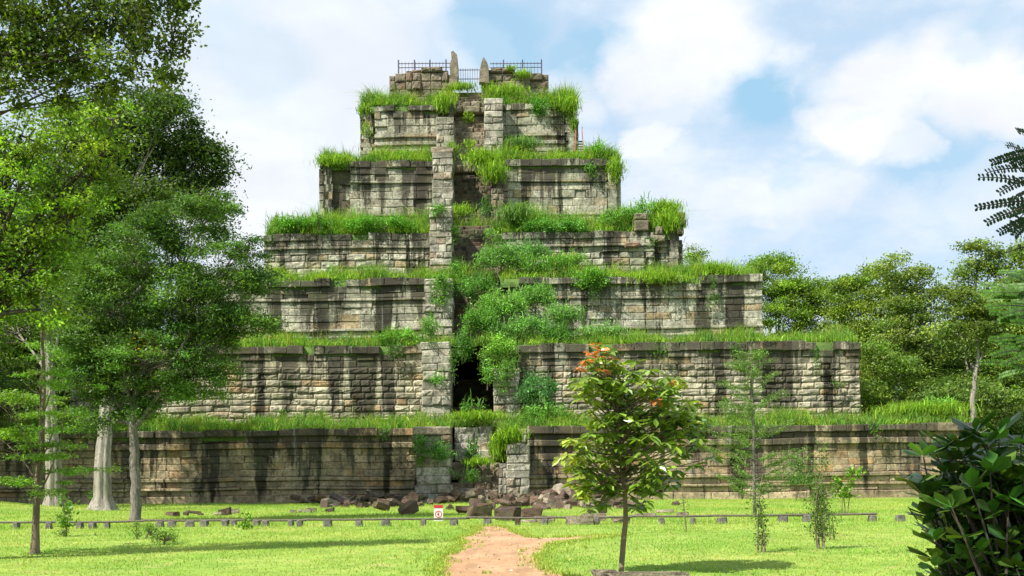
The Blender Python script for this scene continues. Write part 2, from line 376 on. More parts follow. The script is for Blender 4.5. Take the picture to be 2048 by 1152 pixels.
def sph(n):
    return unit(rng.normal(0, 1, (n, 3)))
def lobe_clumps(lobes, dens, inner=.5):
    """clump centres in a set of ellipsoid lobes (x,y,z,rx,ry,rz)"""
    out_, own = [], []
    for li, (x, y, z, rx, ry, rz) in enumerate(lobes):
        n = max(3, int(dens*(rx*ry+ry*rz+rx*rz)))
        u = sph(n)*rng.uniform(inner, 1.0, n)[:, None]**.7
        out_.append(np.array([x, y, z])+u*np.array([rx, ry, rz])); own += [li]*n
    return np.concatenate(out_), np.array(own)
PER = 2.6
def tree(name, label, cat, base, trunk_pts, r0, lobes, leaf=.15, dens=3.0, per=60, rc=.6, flat=.5, col=(.06, .13, .02), bark='bark_grey',
         group=None, asp=.5, up=.5, mat='leaf', hue=.25, limb_r=.35, twigs=.5, fork=.55, vary=.28, wob=.05, cvar=.22, accents=None, fold=False, taper=.45, rootflare=1.5, inner=.5, droop=0.0, flute=0.0):
    base = np.asarray(base, float); root = empty(name, tuple(base)); tag(root, label, cat, group)
    mb = MB(); tp = [base-np.array([0, 0, .15])]+[np.asarray(p, float) for p in trunk_pts]; tp = np.array(tp)
    # densify
    t = np.linspace(0, len(tp)-1, (len(tp)-1)*5+1); fi = np.clip(t.astype(int), 0, len(tp)-2); fr = (t-fi)[:, None]
    path = tp[fi]*(1-fr)+tp[fi+1]*fr; path[1:-1] += rng.normal(0, r0*(.12 if not flute else .025), (len(path)-2, 3))*np.array([1, 1, .2])
    fr1 = t/t[-1]; rad = r0*(1-(1-taper)*fr1); rad[0] *= rootflare; rad[1] *= 1+(rootflare-1)*.45
    tube(mb, path, rad, 28 if flute else 10, wob=wob, flute=flute)
    clc, own = lobe_clumps(lobes, dens, inner)
    for li, (x, y, z, rx, ry, rz) in enumerate(lobes):
        c = np.array([x, y, z]); k = int(np.clip(np.searchsorted(fr1, fork+rng.uniform(0, .4)), 1, len(path)-1))
        while k > 1 and path[k][2] > c[2]-.1*rz and fr1[k] > .25: k -= 1
        lp = curve(path[k], c, 6, .06, .07); lr = rad[k]*limb_r
        tube(mb, lp, np.linspace(lr, lr*.3, 6), 6)
        for cc_ in clc[own == li]:
            if rng.random() < twigs:
                kk = rng.integers(3, 6); q = curve(lp[kk], cc_, 4, -.03, .08); tube(mb, q, np.linspace(lr*.28, lr*.07, 4), 4)
    mb.build('trunk', M[bark], root, origin=tuple(base), smooth=True)
    lm = MB(); n = len(clc); cnt = rng.poisson(per*PER, n)
    idx = np.repeat(np.arange(n), cnt); off = rng.normal(0, 1, (len(idx), 3))*np.array([rc, rc, rc*flat])*rng.uniform(.6, 1.25, n)[idx][:, None]
    cc_ = np.array(col)[None]*np.exp(rng.normal(0, cvar, n))[idx][:, None]*(1+rng.random(n)[idx][:, None]*np.array([[.5, .12, 0]]))
    if accents:
        for (ax, ay, az, ar, acol, prob) in accents:
            dd = np.linalg.norm(clc[idx]-np.array([ax, ay, az]), axis=1) < ar
            mk = dd & (rng.random(len(idx)) < prob); cc_[mk] = np.array(acol)
    leaves(lm, clc[idx]+off, leaf*1.12, cc_*1.35, asp, up, vary, hue, droop, fold)
    lm.build('crown', M[mat], root, origin=tuple(base))
    return root
def copy_tree(o, loc, rz, sc, label):
    r = o.copy(); COL.objects.link(r); r.location = loc; r.rotation_euler = (0, 0, rz); r.scale = sc; r['label'] = label
    for ch in o.children:
        c = ch.copy(); COL.objects.link(c); c.parent = r
    return r
def lob(px, py, rx, ry, Y_, depth=1.0):
    """crown lobe from photo pixels at a distance"""
    x, z = P(px, py, Y_); s = Y_/F
    return (x, Y_, z, rx*s, (rx+ry)/2*s*depth, ry*s)
def shrub(name, label, lobes, leaf=.12, dens=8, per=30, rc=.3, col=(.07, .16, .02), group=None, blade=0, bh=.8, cat='shrub', hue=.3, mat='leaf', up=.4, asp=.5, flat=.8, droop=0.0, stems=True, fold=False, vary=.28):
    x0, y0 = lobes[0][0], lobes[0][1]; zb = min(l[2]-l[5] for l in lobes); base = (x0, y0, zb)
    root = empty(name, base); tag(root, label, cat, group)
    clc, own = lobe_clumps(lobes, dens, .3)
    if stems:
        sm = MB()
        for li, l in enumerate(lobes):
            tube(sm, curve((x0+rng.normal(0, .1), y0, zb-.1), l[:3], 4), [.035, .03, .02, .012], 5)
            for c in clc[own == li][:10]: tube(sm, curve((l[0], l[1], l[2]-l[5]*.6), c, 3), [.018, .012, .006], 4)
        sm.build('stem', M['bark_brown'], root, origin=base)
    lm = MB(); n = len(clc); cnt = rng.poisson(per*2, n); idx = np.repeat(np.arange(n), cnt)
    off = rng.normal(0, 1, (len(idx), 3))*np.array([rc, rc, rc*flat])
    cc_ = np.array(col)[None]*1.35*np.exp(rng.normal(0, .2, n))[idx][:, None]
    leaves(lm, clc[idx]+off, leaf, cc_, asp, up, vary, hue, droop, fold)
    lm.build('foliage', M[mat], root, origin=base)
    if blade:
        bm_ = MB(); k = rng.integers(0, n, blade); b = clc[k]+rng.normal(0, rc, (blade, 3)); blades(bm_, b, rng.uniform(.5, 1.2, blade)*bh, .5, .03, tuple(np.array(col)*1.25), .3, .3)
        bm_.build('grass_tuft', M['grass'], root, origin=base)
    return root

# ------------------------------------------------------------------ block masonry
def block(mb, O, U, Nn, u0, u1, z0, z1, p, depth, style, uo, v0, v1, tid, g_=.016, rough=.02, batter=0.0, zb=0.0, tone=None):
    w_ = u1-u0; h_ = z1-z0
    if w_ < .05 or h_ < .03: return
    nx_, nz_ = (4, 4) if style != 'rust' else (6, 5)
    bu = min(.055, w_*.2)/w_; bz = min(.05, h_*.22)/h_
    if style == 'rust': bu = min(.10, w_*.25)/w_; bz = min(.09, h_*.28)/h_
    fu = np.concatenate([[0], np.linspace(bu, 1-bu, nx_-2), [1]]); fz = np.concatenate([[0], np.linspace(bz, 1-bz, nz_-2), [1]])
    UU, ZZ = np.meshgrid(fu, fz)
    edge = ((UU == 0) | (UU == 1)).astype(float); edz = ((ZZ == 0) | (ZZ == 1)).astype(float); e = np.maximum(edge, edz)
    if style == 'torus':
        pr = np.sqrt(np.clip(1-(2*ZZ-1)**2, 0, 1))*h_*.38-.02*edge
    elif style == 'rust':
        pr = np.where(e > 0, -.075, 0)+rng.normal(0, .020, UU.shape)*(1-e)+.025*np.sin(np.pi*ZZ)
    else:
        pr = np.where(e > 0, -.024, 0)+rng.normal(0, rough*.5, UU.shape)*(1-e)
    if tid < 29 and rng.random() < .07: p -= rng.uniform(.04, .16)
    pr = pr+p+rng.normal(0, rough*.8)-batter*(z0+ZZ*h_-zb)
    gg = g_*.5
    uu = u0+gg+UU*(w_-2*gg); zz = z0+gg+ZZ*(h_-2*gg)
    jt = rng.normal(0, rough*.35, 2); zz = zz+jt[0]*(ZZ-.5)
    V = O[None, None]+uu[..., None]*U+pr[..., None]*Nn; V[..., 2] = zz
    if tid < 29: V[..., 2] += .032*np.sin(uu*.37+tid)+.02*np.sin(uu*1.13+tid*2+z0*.4); V += Nn*(.010*np.sin(uu*.6+z0*1.7+tid))[..., None]
    back = V.copy(); Bk = np.stack([V[0, 0], V[0, -1], V[-1, -1], V[-1, 0]])-Nn*depth
    nv = nx_*nz_; i_, j_ = np.meshgrid(np.arange(nx_-1), np.arange(nz_-1)); b_ = (j_*nx_+i_).ravel()
    q = [np.stack([b_, b_+1, b_+nx_+1, b_+nx_], -1)]
    c0, c1, c2, c3 = 0, nx_-1, nv-1, nv-nx_
    q.append(np.array([[c0, nv, nv+1, c1], [c1, nv+1, nv+2, c2], [c2, nv+2, nv+3, c3], [c3, nv+3, nv, c0]]))
    t0 = rng.random() if tone is None else tone+rng.normal(0, .08)
    a = np.array([np.clip(t0, 0, 1), rng.random(), rng.random()])
    st = np.zeros((nv+4, 3)); st[:nv, 0] = (uo+uu).ravel(); st[:nv, 1] = (v0+(v1-v0)*ZZ).ravel(); st[:, 2] = tid
    st[nv:, 0] = uo+u0; st[nv:, 1] = v1
    mb.add(np.concatenate([V.reshape(-1, 3), Bk]), q=np.concatenate(q), a=a, b=st)
def courses(mb, O, U, Nn, L, zb, H, spec, tid, miss=0.0, uo=0.0, batter=.03, depth=.7, hseg=None):
    """spec: bottom to top (height, protrusion, style, mean block width)"""
    z = zb; H0 = sum(s[0] for s in spec)
    for ci, (h, p, style, bw) in enumerate(spec):
        u = -rng.uniform(0, bw*.5); top = ci >= len(spec)-2
        tone = rng.uniform(.3, .7)
        while u < L:
            wd = bw*rng.uniform(.55, 1.5); a_, b_ = max(u, 0), min(u+wd, L); u += wd
            if b_-a_ < .15: continue
            if top and ci == len(spec)-1 and a_ > 1.6 and b_ < L-1.6 and rng.random() < miss: continue
            dz = rng.uniform(-.07, .09) if ci == len(spec)-1 else 0
            block(mb, O, U, Nn, a_, b_, z, z+h+dz, p+(rng.normal(0, .04) if top else 0), depth, style, uo, (z-zb)/H0, (z+h-zb)/H0, tid, rough=.03 if style != 'torus' else .012, batter=batter, zb=zb,
                  tone=np.clip(tone+rng.normal(0, .25), 0, 1))
        z += h
def box(mb, x0, x1, y0, y1, z0, z1, a=None):
    V = [(x, y, z) for z in (z0, z1) for y in (y0, y1) for x in (x0, x1)]
    mb.add(V, q=[(0, 2, 3, 1), (4, 5, 7, 6), (0, 1, 5, 4), (2, 6, 7, 3), (0, 4, 6, 2), (1, 3, 7, 5)], a=a)

pyr = empty('stepped_pyramid', (-3, 95, 0))
tag(pyr, 'seven tiered ruined sandstone temple pyramid overgrown with grass, with a central stairway', 'temple')
def rel(o): o.parent = pyr; o.location = -Vector(pyr.location); return o
# tier: x left, x right, front Y, z base, z top, stair bay (left pillar x0,x1, right pillar x0,x1)
T = [dict(xl=-34.3, xr=28.5, y=64.0, z0=-.05, z1=4.50, lp=(-5.75, -3.72, 4.55), rp=(-.80, 1.05, 3.75)),
     dict(xl=-29.2, xr=23.1, y=69.1, z0=4.5, z1=10.25, lp=(-5.80, -3.93, 10.35), rp=(-1.20, .60, 8.5)),
     dict(xl=-23.7, xr=17.9, y=74.2, z0=10.25, z1=15.6, lp=(-5.95, -4.05, 15.3), rp=(-.75, .70, 13.6)),
     dict(xl=-18.6, xr=13.1, y=78.9, z0=15.6, z1=19.9, lp=(-5.95, -4.30, 21.5), rp=(-1.25, -.45, 18.9)),
     dict(xl=-15.2, xr=8.9, y=82.9, z0=21.0, z1=26.6, lp=(-6.00, -4.42, 27.2), rp=(-1.55, -.25, 24.0)),
     dict(xl=-12.3, xr=5.75, y=86.0, z0=26.7, z1=32.1, lp=(-5.90, -4.42, 30.6), rp=(-2.0, -.48, 32.1)),
     dict(xl=-10.1, xr=3.4, y=88.4, z0=32.3, z1=35.5, lp=None, rp=None)]
SP = [
 [(.52,.30,'flat',2.0),(.33,.16,'flat',1.6),(.18,.30,'torus',2.4),(.34,.16,'flat',1.8),(.26,.26,'torus',2.4),(.45,.05,'flat',1.5),(.42,.02,'flat',1.3),(.42,.02,'flat',1.2),(.42,.02,'flat',1.3),(.40,.14,'torus',1.4),(.36,.04,'flat',1.1),(.42,.36,'flat',1.3)],
 [(.55,.25,'rust',1.3)]+[(.42,.10,'rust',1.0)]*9+[(.45,.03,'flat',1.3),(.43,.06,'flat',1.0),(.54,.28,'flat',1.1)],
 [(.75,.34,'flat',1.6),(.35,.30,'flat',1.5),(.22,.30,'torus',2.2),(.30,.14,'flat',1.8),(.22,.22,'torus',2.2),(.50,.04,'flat',1.3),(.50,.02,'flat',1.5),(.48,.02,'flat',1.2),(.48,.02,'flat',1.5),(.20,.10,'torus',2.),(.36,.05,'flat',1.5),(.49,.05,'flat',1.2),(.50,.30,'flat',1.1)],
 [(.60,.30,'flat',1.5),(.40,.24,'flat',1.5),(.22,.24,'torus',2.2),(.50,.04,'rust',1.1),(.55,.04,'rust',1.2),(.50,.04,'rust',1.0),(.40,.04,'flat',1.2),(.22,.12,'torus',1.5),(.42,.06,'flat',1.3),(.49,.16,'flat',1.4)],
 [(.80,.30,'flat',1.5),(.30,.24,'flat',1.5),(.22,.24,'torus',2.2),(.60,.03,'flat',1.3),(.62,.0,'flat',1.5),(.60,.0,'flat',1.2),(.60,.0,'flat',1.4),(.20,.10,'torus',2.),(.52,.04,'flat',1.8),(.52,.04,'flat',1.8),(.50,.26,'flat',1.0)],
 [(.90,.30,'flat',1.5),(.45,.26,'flat',1.5),(.32,.24,'torus',2.),(.28,.06,'flat',1.5),(.34,.20,'torus',2.),(.30,.05,'flat',1.5),(.36,.18,'torus',2.),(.62,.02,'flat',1.1),(.60,.06,'flat',1.2),(.55,.14,'flat',1.3),(.48,.26,'flat',.9)],
 [(.70,.20,'rust',1.1),(.66,.10,'rust',1.2),(.62,.06,'rust',1.3),(.62,.02,'rust',1.2),(.55,.0,'rust',1.1)]]
mats = ['stone_low', 'stone_rust', 'stone', 'stone', 'stone', 'stone', 'rough']
UX = np.array([1., 0, 0]); NY = np.array([0, -1., 0])
for i, t in enumerate(T):
    spec = SP[i]; k = (t['z1']-t['z0'])/sum(s[0] for s in spec); spec = [(h*k, p, s, b) for h, p, s, b in spec]
    mb = MB(); tid = i*3.7
    miss = [.03, .04, .07, .35, .06, .18, .45][i]
    segs = [(t['xl'], t['xr'])] if i == 6 else [(t['xl'], t['lp'][0]+.1), (t['rp'][1]-.1, t['xr'])]
    if i == 6: segs = [(t['xl'], -4.75), (-2.3, t['xr'])]
    for si, (a, b) in enumerate(segs):
        mb = MB()
        # redented corners on the upper tiers: outer bay a little lower and set back
        if i in (4, 5):
            cw = 2.6 if i == 4 else 1.3
            if si == 0:
                courses(mb, np.array([a, t['y']+.35, 0]), UX, NY, cw, t['z0'], 0, spec[:-1], tid, miss, a); a += cw-.05
            else:
                cw = 1.2; courses(mb, np.array([b-cw, t['y']+.35, 0]), UX, NY, cw, t['z0'], 0, spec[:-2], tid, .3, b); b -= cw-.05
        if i == 3 and si == 1:
            courses(mb, np.array([b-2.2, t['y']+.25, 0]), UX, NY, 2.2, t['z0'], 0, spec[:-1], tid, .3, b); b -= 2.15
        courses(mb, np.array([a, t['y'], 0]), UX, NY, b-a, t['z0'], 0, spec, tid, miss, a)
        rel(mb.build('tier_wall', M[mats[i]]))
    # side faces, seen only at the corners
    D_ = (95-t['y'])*2
    sp2 = [(h, p, 'flat', 2.6) for h, p, s, b in spec]
    mb = MB(); courses(mb, np.array([t['xr']-.3, t['y']+.1, 0]), np.array([0, 1., 0]), np.array([1., 0, 0]), min(D_, 16), t['z0'], 0, sp2, tid+1, miss, 60); rel(mb.build('side_wall', M[mats[i]])); mb = MB()
    courses(mb, np.array([t['xl']+.3, t['y']+min(D_, 16), 0]), np.array([0, -1., 0]), np.array([-1., 0, 0]), min(D_, 16)-.1, t['z0'], 0, sp2, tid+1, miss, 90)
    rel(mb.build('side_wall', M[mats[i]]))
    mb = MB(); zt = t['z1']-(.12 if i < 6 else 1.3)
    if t['lp']:
        xs0, xs1 = t['lp'][1]-.5, t['rp'][0]+.5
        box(mb, t['xl']+.45, xs0, t['y']+.45, 95+D_/2-.4, t['z0']-1.5, zt); box(mb, xs1, t['xr']-.45, t['y']+.45, 95+D_/2-.4, t['z0']-1.5, zt)
        box(mb, xs0, xs1, t['y']+(3.4 if i != 1 else 8.5), 95+D_/2-.4, t['z0']-1.5, zt-.01)
    else:
        box(mb, t['xl']+.45, t['xr']-.45, t['y']+.6, 95+D_/2-.4, t['z0']-1.5, zt)
    rel(mb.build('tier_core', M['dark']))
    # turf filling the terrace, rising to the next wall
    if i < 6:
        nxt = T[i+1]; zin = nxt['z0']+(.45 if i != 3 else .35)
        xs = np.arange(t['xl']+.25, t['xr']-.2, .35); ys = np.concatenate([np.linspace(t['y']+.12, nxt['y']+.5, 12)])
        xs = np.concatenate([[xs[0]], xs, [xs[-1]]]); ys = np.concatenate([[ys[0]], ys]); XX, YY = np.meshgrid(xs, ys); fr = (YY-ys[0])/(ys[-1]-ys[0])
        zl = t['z1']-.03-.05*rng.random(XX.shape)
        ZZ = zl*(1-fr)+zin*fr+rng.normal(0, .05, XX.shape)*(fr > .05)
        ZZ[0, :] -= .6; ZZ[:, 0] -= .6; ZZ[:, -1] -= .6
        t['turf'] = (ys[0], ys[-1], t['z1']-.05, zin)
        mb = MB(); nx_ = len(xs); ii, jj = np.meshgrid(np.arange(nx_-1), np.arange(len(ys)-1)); keep = np.ones(ii.shape, bool)
        xm = xs[ii]+.17
        if t['lp']: keep = ~((xm > t['lp'][1]-.1) & (xm < t['rp'][0]+.1) & (ys[jj] < t['y']+(2.6 if i != 1 else .9)))
        b_ = (jj*nx_+ii)[keep]; mb.add(np.stack([XX, YY, ZZ], -1), q=np.stack([b_, b_+1, b_+nx_+1, b_+nx_], -1))
        rel(mb.build('terrace_turf', M['turf'], smooth=True))
        # side and back terraces as plain turf
        mb = MB(); 
        V = [(t['xl']+.3, nxt['y']+.4, t['z1']-.1), (nxt['xl']+.3, nxt['y']+.4, zin), (nxt['xl']+.3, 95+D_/2-1, zin), (t['xl']+.3, 95+D_/2-.5, t['z1']-.1),
             (t['xr']-.3, nxt['y']+.4, t['z1']-.1), (nxt['xr']-.3, nxt['y']+.4, zin), (nxt['xr']-.3, 95+D_/2-1, zin), (t['xr']-.3, 95+D_/2-.5, t['z1']-.1)]
        mb.add(V, q=[(0, 1, 2, 3), (4, 7, 6, 5), (3, 2, 6, 7)]); rel(mb.build('side_terrace_turf', M['turf']))

# flanking pillars
def pillar(x0, x1, y, z0, z1, proj=1.55, mat='pillar', nb=2.5, flare=.0, cap=0, tid=30):
    mb = MB(); z = z0; W = x1-x0
    while z < z1-.1:
        h = rng.uniform(.42, .62); h = min(h, z1-z); fl = flare*max(0, 1-(z-z0)/1.0)
        jx = rng.normal(0, .035); lastc = z+h >= z1-.1
        a = x0-fl+jx; b = x1+fl*.6+rng.normal(0, .035)
        if lastc and cap: a -= .08; b += .08
        k = rng.integers(2, 4) if nb > 2 else 2; cuts = np.sort(np.concatenate([[0, 1], (np.arange(1, k)+rng.uniform(-.2, .2, k-1))/k])) if k > 1 else [0, 1]
        if rng.random() < .25 or lastc and cap: cuts = [0, 1]
        for c0, c1 in zip(cuts[:-1], cuts[1:]):
            block(mb, np.array([0., y-proj, 0]), UX, NY, a+(b-a)*c0, a+(b-a)*c1, z, z+h, fl*.8+rng.normal(0, .03), proj+.9+fl*.8, 'rust' if rng.random() < .3 else 'flat', 5, .2, .3, tid, rough=.045)
        z += h
    return rel(mb.build('stair_pillar', M[mat]))
for i, t in enumerate(T[:6]):
    fl = [.22, .12, .05, .05, .05, .03][i]
    pillar(t['lp'][0], t['lp'][1], t['y'], t['z0'], t['lp'][2], flare=fl, cap=i in (0, 4), tid=30+i)
    z1 = t['rp'][2]; a, b = t['rp'][:2]
    if i == 0:
        pillar(a+.45, b, t['y'], t['z0'], z1-.3, flare=.1, tid=40); pillar(a, a+.5, t['y'], t['z0'], 2.3, tid=41, nb=1)
        pillar(a-.1, b-.1, t['y']+.9, 2.5, 4.4, proj=.8, tid=43)
    elif i == 4:
        pillar(a+.1, b-.2, t['y'], t['z0'], z1, tid=46, nb=1, mat='rough'); pillar(a+.5, b+.1, t['y']+.5, z1-1., z1+1.3, tid=47, nb=1, mat='rough', proj=.9)
    else: pillar(a, b, t['y'], t['z0'], z1, flare=.05, tid=40+i, mat='pillar' if i != 3 else 'rough')
# corbelled caps on the lowest left pillar
mb = MB()
for a, b in ((-5.95, -5.25), (-4.2, -3.6)): block(mb, np.array([0., 62.35, 0]), UX, NY, a, b, 3.55, 4.02, .2, 1.4, 'rust', 3, .5, .6, 70)
block(mb, np.array([0., 62.35, 0]), UX, NY, -5.9, -3.62, 4.05, 4.5, .22, 1.6, 'flat', 3, .5, .6, 70)
rel(mb.build('pillar_cap', M['rough']))

# stairs
def stairs(x0, x1, ya, za, yb, zb, n, mat='dark', jit=.05, skip=0.0):
    mb = MB()
    for k in range(n):
        f0 = k/n; y = ya+(yb-ya)*f0; z = za+(zb-za)*f0; h = (zb-za)/n
        u = x0
        while u < x1-.05:
            w_ = min(rng.uniform(.6, 1.5), x1-u)
            if rng.random() > skip:
                block(mb, np.array([0., y+rng.normal(0, jit), 0]), UX, NY, u, u+w_, z-.25, z+h+rng.normal(0, jit*.4), 0, 1.2, 'rust', 8, .3, .35, 90+k, rough=.05)
            u += w_
    return rel(mb.build('staircase', M[mat]))
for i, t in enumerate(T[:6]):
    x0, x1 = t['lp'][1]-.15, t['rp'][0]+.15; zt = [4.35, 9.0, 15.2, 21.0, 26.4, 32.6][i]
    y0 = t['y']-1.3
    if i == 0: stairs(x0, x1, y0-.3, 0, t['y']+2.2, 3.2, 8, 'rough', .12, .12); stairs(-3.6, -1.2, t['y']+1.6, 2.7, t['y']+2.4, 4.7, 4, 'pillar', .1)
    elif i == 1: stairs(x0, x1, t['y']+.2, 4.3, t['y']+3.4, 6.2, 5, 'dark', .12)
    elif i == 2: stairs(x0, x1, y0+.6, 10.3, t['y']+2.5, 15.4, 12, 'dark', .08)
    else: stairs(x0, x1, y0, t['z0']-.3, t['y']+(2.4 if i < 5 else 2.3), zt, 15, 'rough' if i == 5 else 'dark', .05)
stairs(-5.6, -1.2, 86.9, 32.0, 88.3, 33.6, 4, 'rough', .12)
# inner side walls of the stair slot
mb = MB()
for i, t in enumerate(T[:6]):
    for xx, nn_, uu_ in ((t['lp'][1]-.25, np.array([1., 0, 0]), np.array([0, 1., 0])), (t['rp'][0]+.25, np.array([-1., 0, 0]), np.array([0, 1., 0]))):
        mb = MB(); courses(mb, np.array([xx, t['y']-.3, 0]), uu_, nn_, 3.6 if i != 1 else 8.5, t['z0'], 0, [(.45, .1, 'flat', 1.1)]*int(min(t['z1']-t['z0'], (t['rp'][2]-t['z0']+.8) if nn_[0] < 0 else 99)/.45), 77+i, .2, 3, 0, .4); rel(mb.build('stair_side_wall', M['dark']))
# lone broken copings standing on the fourth tier edge, at the right
mb = MB()
for (px, py, w_, h_, Y_) in ((1283,452,30,22,78.9),(1281,434,26,14,79.0),(1318,462,14,16,78.9),(1318,478,24,14,78.9),(1362,432,14,14,79.2),(1364,446,16,14,79.1),(1360,462,14,14,79.0),(1264,490,30,12,78.8)):
    x, z = P(px, py, Y_); s = Y_/F
    mb = MB(); block(mb, np.array([0., Y_, 0]), UX, NY, x-w_*s/2, x+w_*s/2, z-h_*s/2, z+h_*s/2, .2, .9, 'rust', 3, .6, .7, 80, rough=.05); rel(mb.build('broken_coping', M['rough']))
# summit: rough top masonry of uneven height
mb = MB()
prof = [(778,175),(790,150),(812,146),(824,142),(842,138),(862,134),(884,140),(896,150)]
for (pa, ya_), (pb, yb_) in zip(prof[:-1], prof[1:]):
    xa, _ = P(pa, 150, 88.2); xb, zt = P(pb, min(ya_, yb_), 88.2); z = 34.2
    while z < zt: block(mb, np.array([0., 88.3, 0]), UX, NY, xa, xb, z, min(z+.75, zt+.02), rng.normal(0, .08), 1.0, 'rust', 3, .3, .4, 81, rough=.08); z += .75
rel(mb.build('summit_masonry', M['rough'])); mb = MB()
prof = [(976,150),(982,138),(1005,136),(1030,142),(1060,145),(1085,146),(1092,165),(1098,185)]
for (pa, ya_), (pb, yb_) in zip(prof[:-1], prof[1:]):
    xa, _ = P(pa, 150, 88.2); xb, zt = P(pb, min(ya_, yb_) if pb < 1086 else yb_, 88.2); z = 34.2
    while z < zt: block(mb, np.array([0., 88.3, 0]), UX, NY, xa, xb, z, min(z+.7, zt+.02), rng.normal(0, .08), 1.0, 'rust', 3, .3, .4, 82, rough=.08); z += .7
rel(mb.build('summit_masonry', M['rough']))
def slab(px_pts, Y_, th, name='door_jamb'):
    pts = [P(a, b, Y_) for a, b in px_pts]; mb = MB(); n = len(pts)
    f = np.array([(x, Y_, z) for x, z in pts]); c = f.mean(0)
    ins = c+(f-c)*np.array([.92, 1, .97]); ins[:, 1] = Y_-.10; bk = f.copy(); bk[:, 1] = Y_+th
    V = np.concatenate([ins, f, bk, [ins.mean(0)], [bk.mean(0)]]); q = []; t_ = []
    for k in range(n):
        k2 = (k+1) % n; q += [(k, k2, n+k2, n+k), (n+k, n+k2, 2*n+k2, 2*n+k)]; t_ += [(3*n, k2, k), (3*n+1, 2*n+k, 2*n+k2)]
    mb.add(V, q=q, t=t_, a=(.5, .4, .5)); return rel(mb.build(name, M['rough']))
slab([(897,174),(900,150),(899,130),(903,118),(902,104),(906,101),(914,109),(916,130),(917,150),(915,174)], 87.9, .7)
slab([(958,165),(959,142),(962,128),(965,118),(968,114),(971,120),(974,124),(977,134),(978,150),(979,168)], 87.9, .6)

# ------------------------------------------------------------------ terrace grass
def gnoise(x, f, ph): return np.sin(x*f+ph)*.5+np.sin(x*f*2.3+ph*1.7)*.3+np.sin(x*f*5.1+ph*2.1)*.2
names = ['first', 'second', 'third', 'fourth', 'fifth', 'sixth']
hts = [.74, .85, 1.0, 1.25, 1.05, 1.15]
gcol = [(.16, .31, .035), (.17, .33, .035), (.18, .34, .03), (.16, .32, .025), (.17, .33, .03), (.175, .33, .028)]
for i, t in enumerate(T[:6]):
    y0, y1, zl, zi = t['turf']; L = t['xr']-t['xl']; nxt = T[i+1]
    n = int(L*(560 if i < 3 else 650)); mb = MB()
    x = rng.uniform(t['xl']+.1, t['xr']-.1, n); fr = rng.beta(1.1, 1.6, n); y = y0+(y1-y0)*fr; z = zl*(1-fr)+zi*fr
    h = hts[i]*(1+.5*gnoise(x, .8, i*2.1)+.4*gnoise(x, 3.1, i+y*2))*(.62+.55*np.minimum(fr*3, 1))*rng.uniform(.5, 1.25, n)
    keep = ~((x > t['lp'][1]) & (x < t['rp'][0]) & (y < t['y']+2.4)) & (h > .12)
    dn = gnoise(x, 1.7, 3+i)+rng.uniform(-.6, 1.4, n) > -.25; keep &= dn
    far = (y > t['y']+3); 
    B = np.stack([x, y, z-.03], 1)[keep]
    xk = B[:, 0]; m1 = (gnoise(xk, .55, i*1.3+B[:, 1]*.8)*.5+.5)[:, None]; m2 = np.clip(gnoise(xk, 2.3, i*4.1+B[:, 1])+rng.normal(0, .3, len(xk)), -1, 1)[:, None]
    gc = np.array(gcol[i])[None]*(1-m1)+np.array([[.10, .235, .045]])*m1; gc = gc*(1+.35*m2*np.array([[1.2, .6, .6]]))
    dry = rng.random(len(xk)) < .06; gc[dry] = (.30, .27, .10)
    blades(mb, B, h[keep], .5, .021, gc, .32, .5)
    # wispy tall stems
    n = int(L*14); x = rng.uniform(t['xl'], t['xr'], n); fr = rng.random(n)*.8; B = np.stack([x, y0+(y1-y0)*fr, zl*(1-fr)+zi*fr], 1)
    kk = ~((x > t['lp'][1]) & (x < t['rp'][0]))
    blades(mb, B[kk], (hts[i]*rng.uniform(1.3, 2.1, n))[kk], .3, .012, (.17, .24, .05), .25, .5)
    # tufts drooping over the lip
    n = int(L*22); x = rng.uniform(t['xl'], t['xr'], n); kk = (gnoise(x, .9, 5+i) > .12) & ~((x > t['lp'][0]) & (x < t['rp'][1]))
    x = x[kk]; n = len(x); B = np.stack([x, np.full(n, t['y']-.28)+rng.uniform(0, .3, n), np.full(n, t['z1']+.04)], 1)
    blades(mb, B, rng.uniform(.2, .6, n)*hts[i], 1.3, .022, gcol[i], .3, .6)
    # low leafy weeds
    n = int(L*130); x = rng.uniform(t['xl'], t['xr'], n); kk = (gnoise(x, 1.1, 9+i) > .1) & ~((x > t['lp'][1]) & (x < t['rp'][0])); x = x[kk]; fr = rng.random(len(x))*.7
    C = np.stack([x, y0+(y1-y0)*fr, zl*(1-fr)+zi*fr+rng.uniform(.05, .75, len(x))*hts[i]], 1)
    leaves(mb, C, .13, (.08, .19, .02), .5, .5)
    tag(mb.build('terrace_grass', M['grass']), f'long green grass and weeds growing along the {names[i]} terrace of the pyramid', 'grass', kind='stuff')
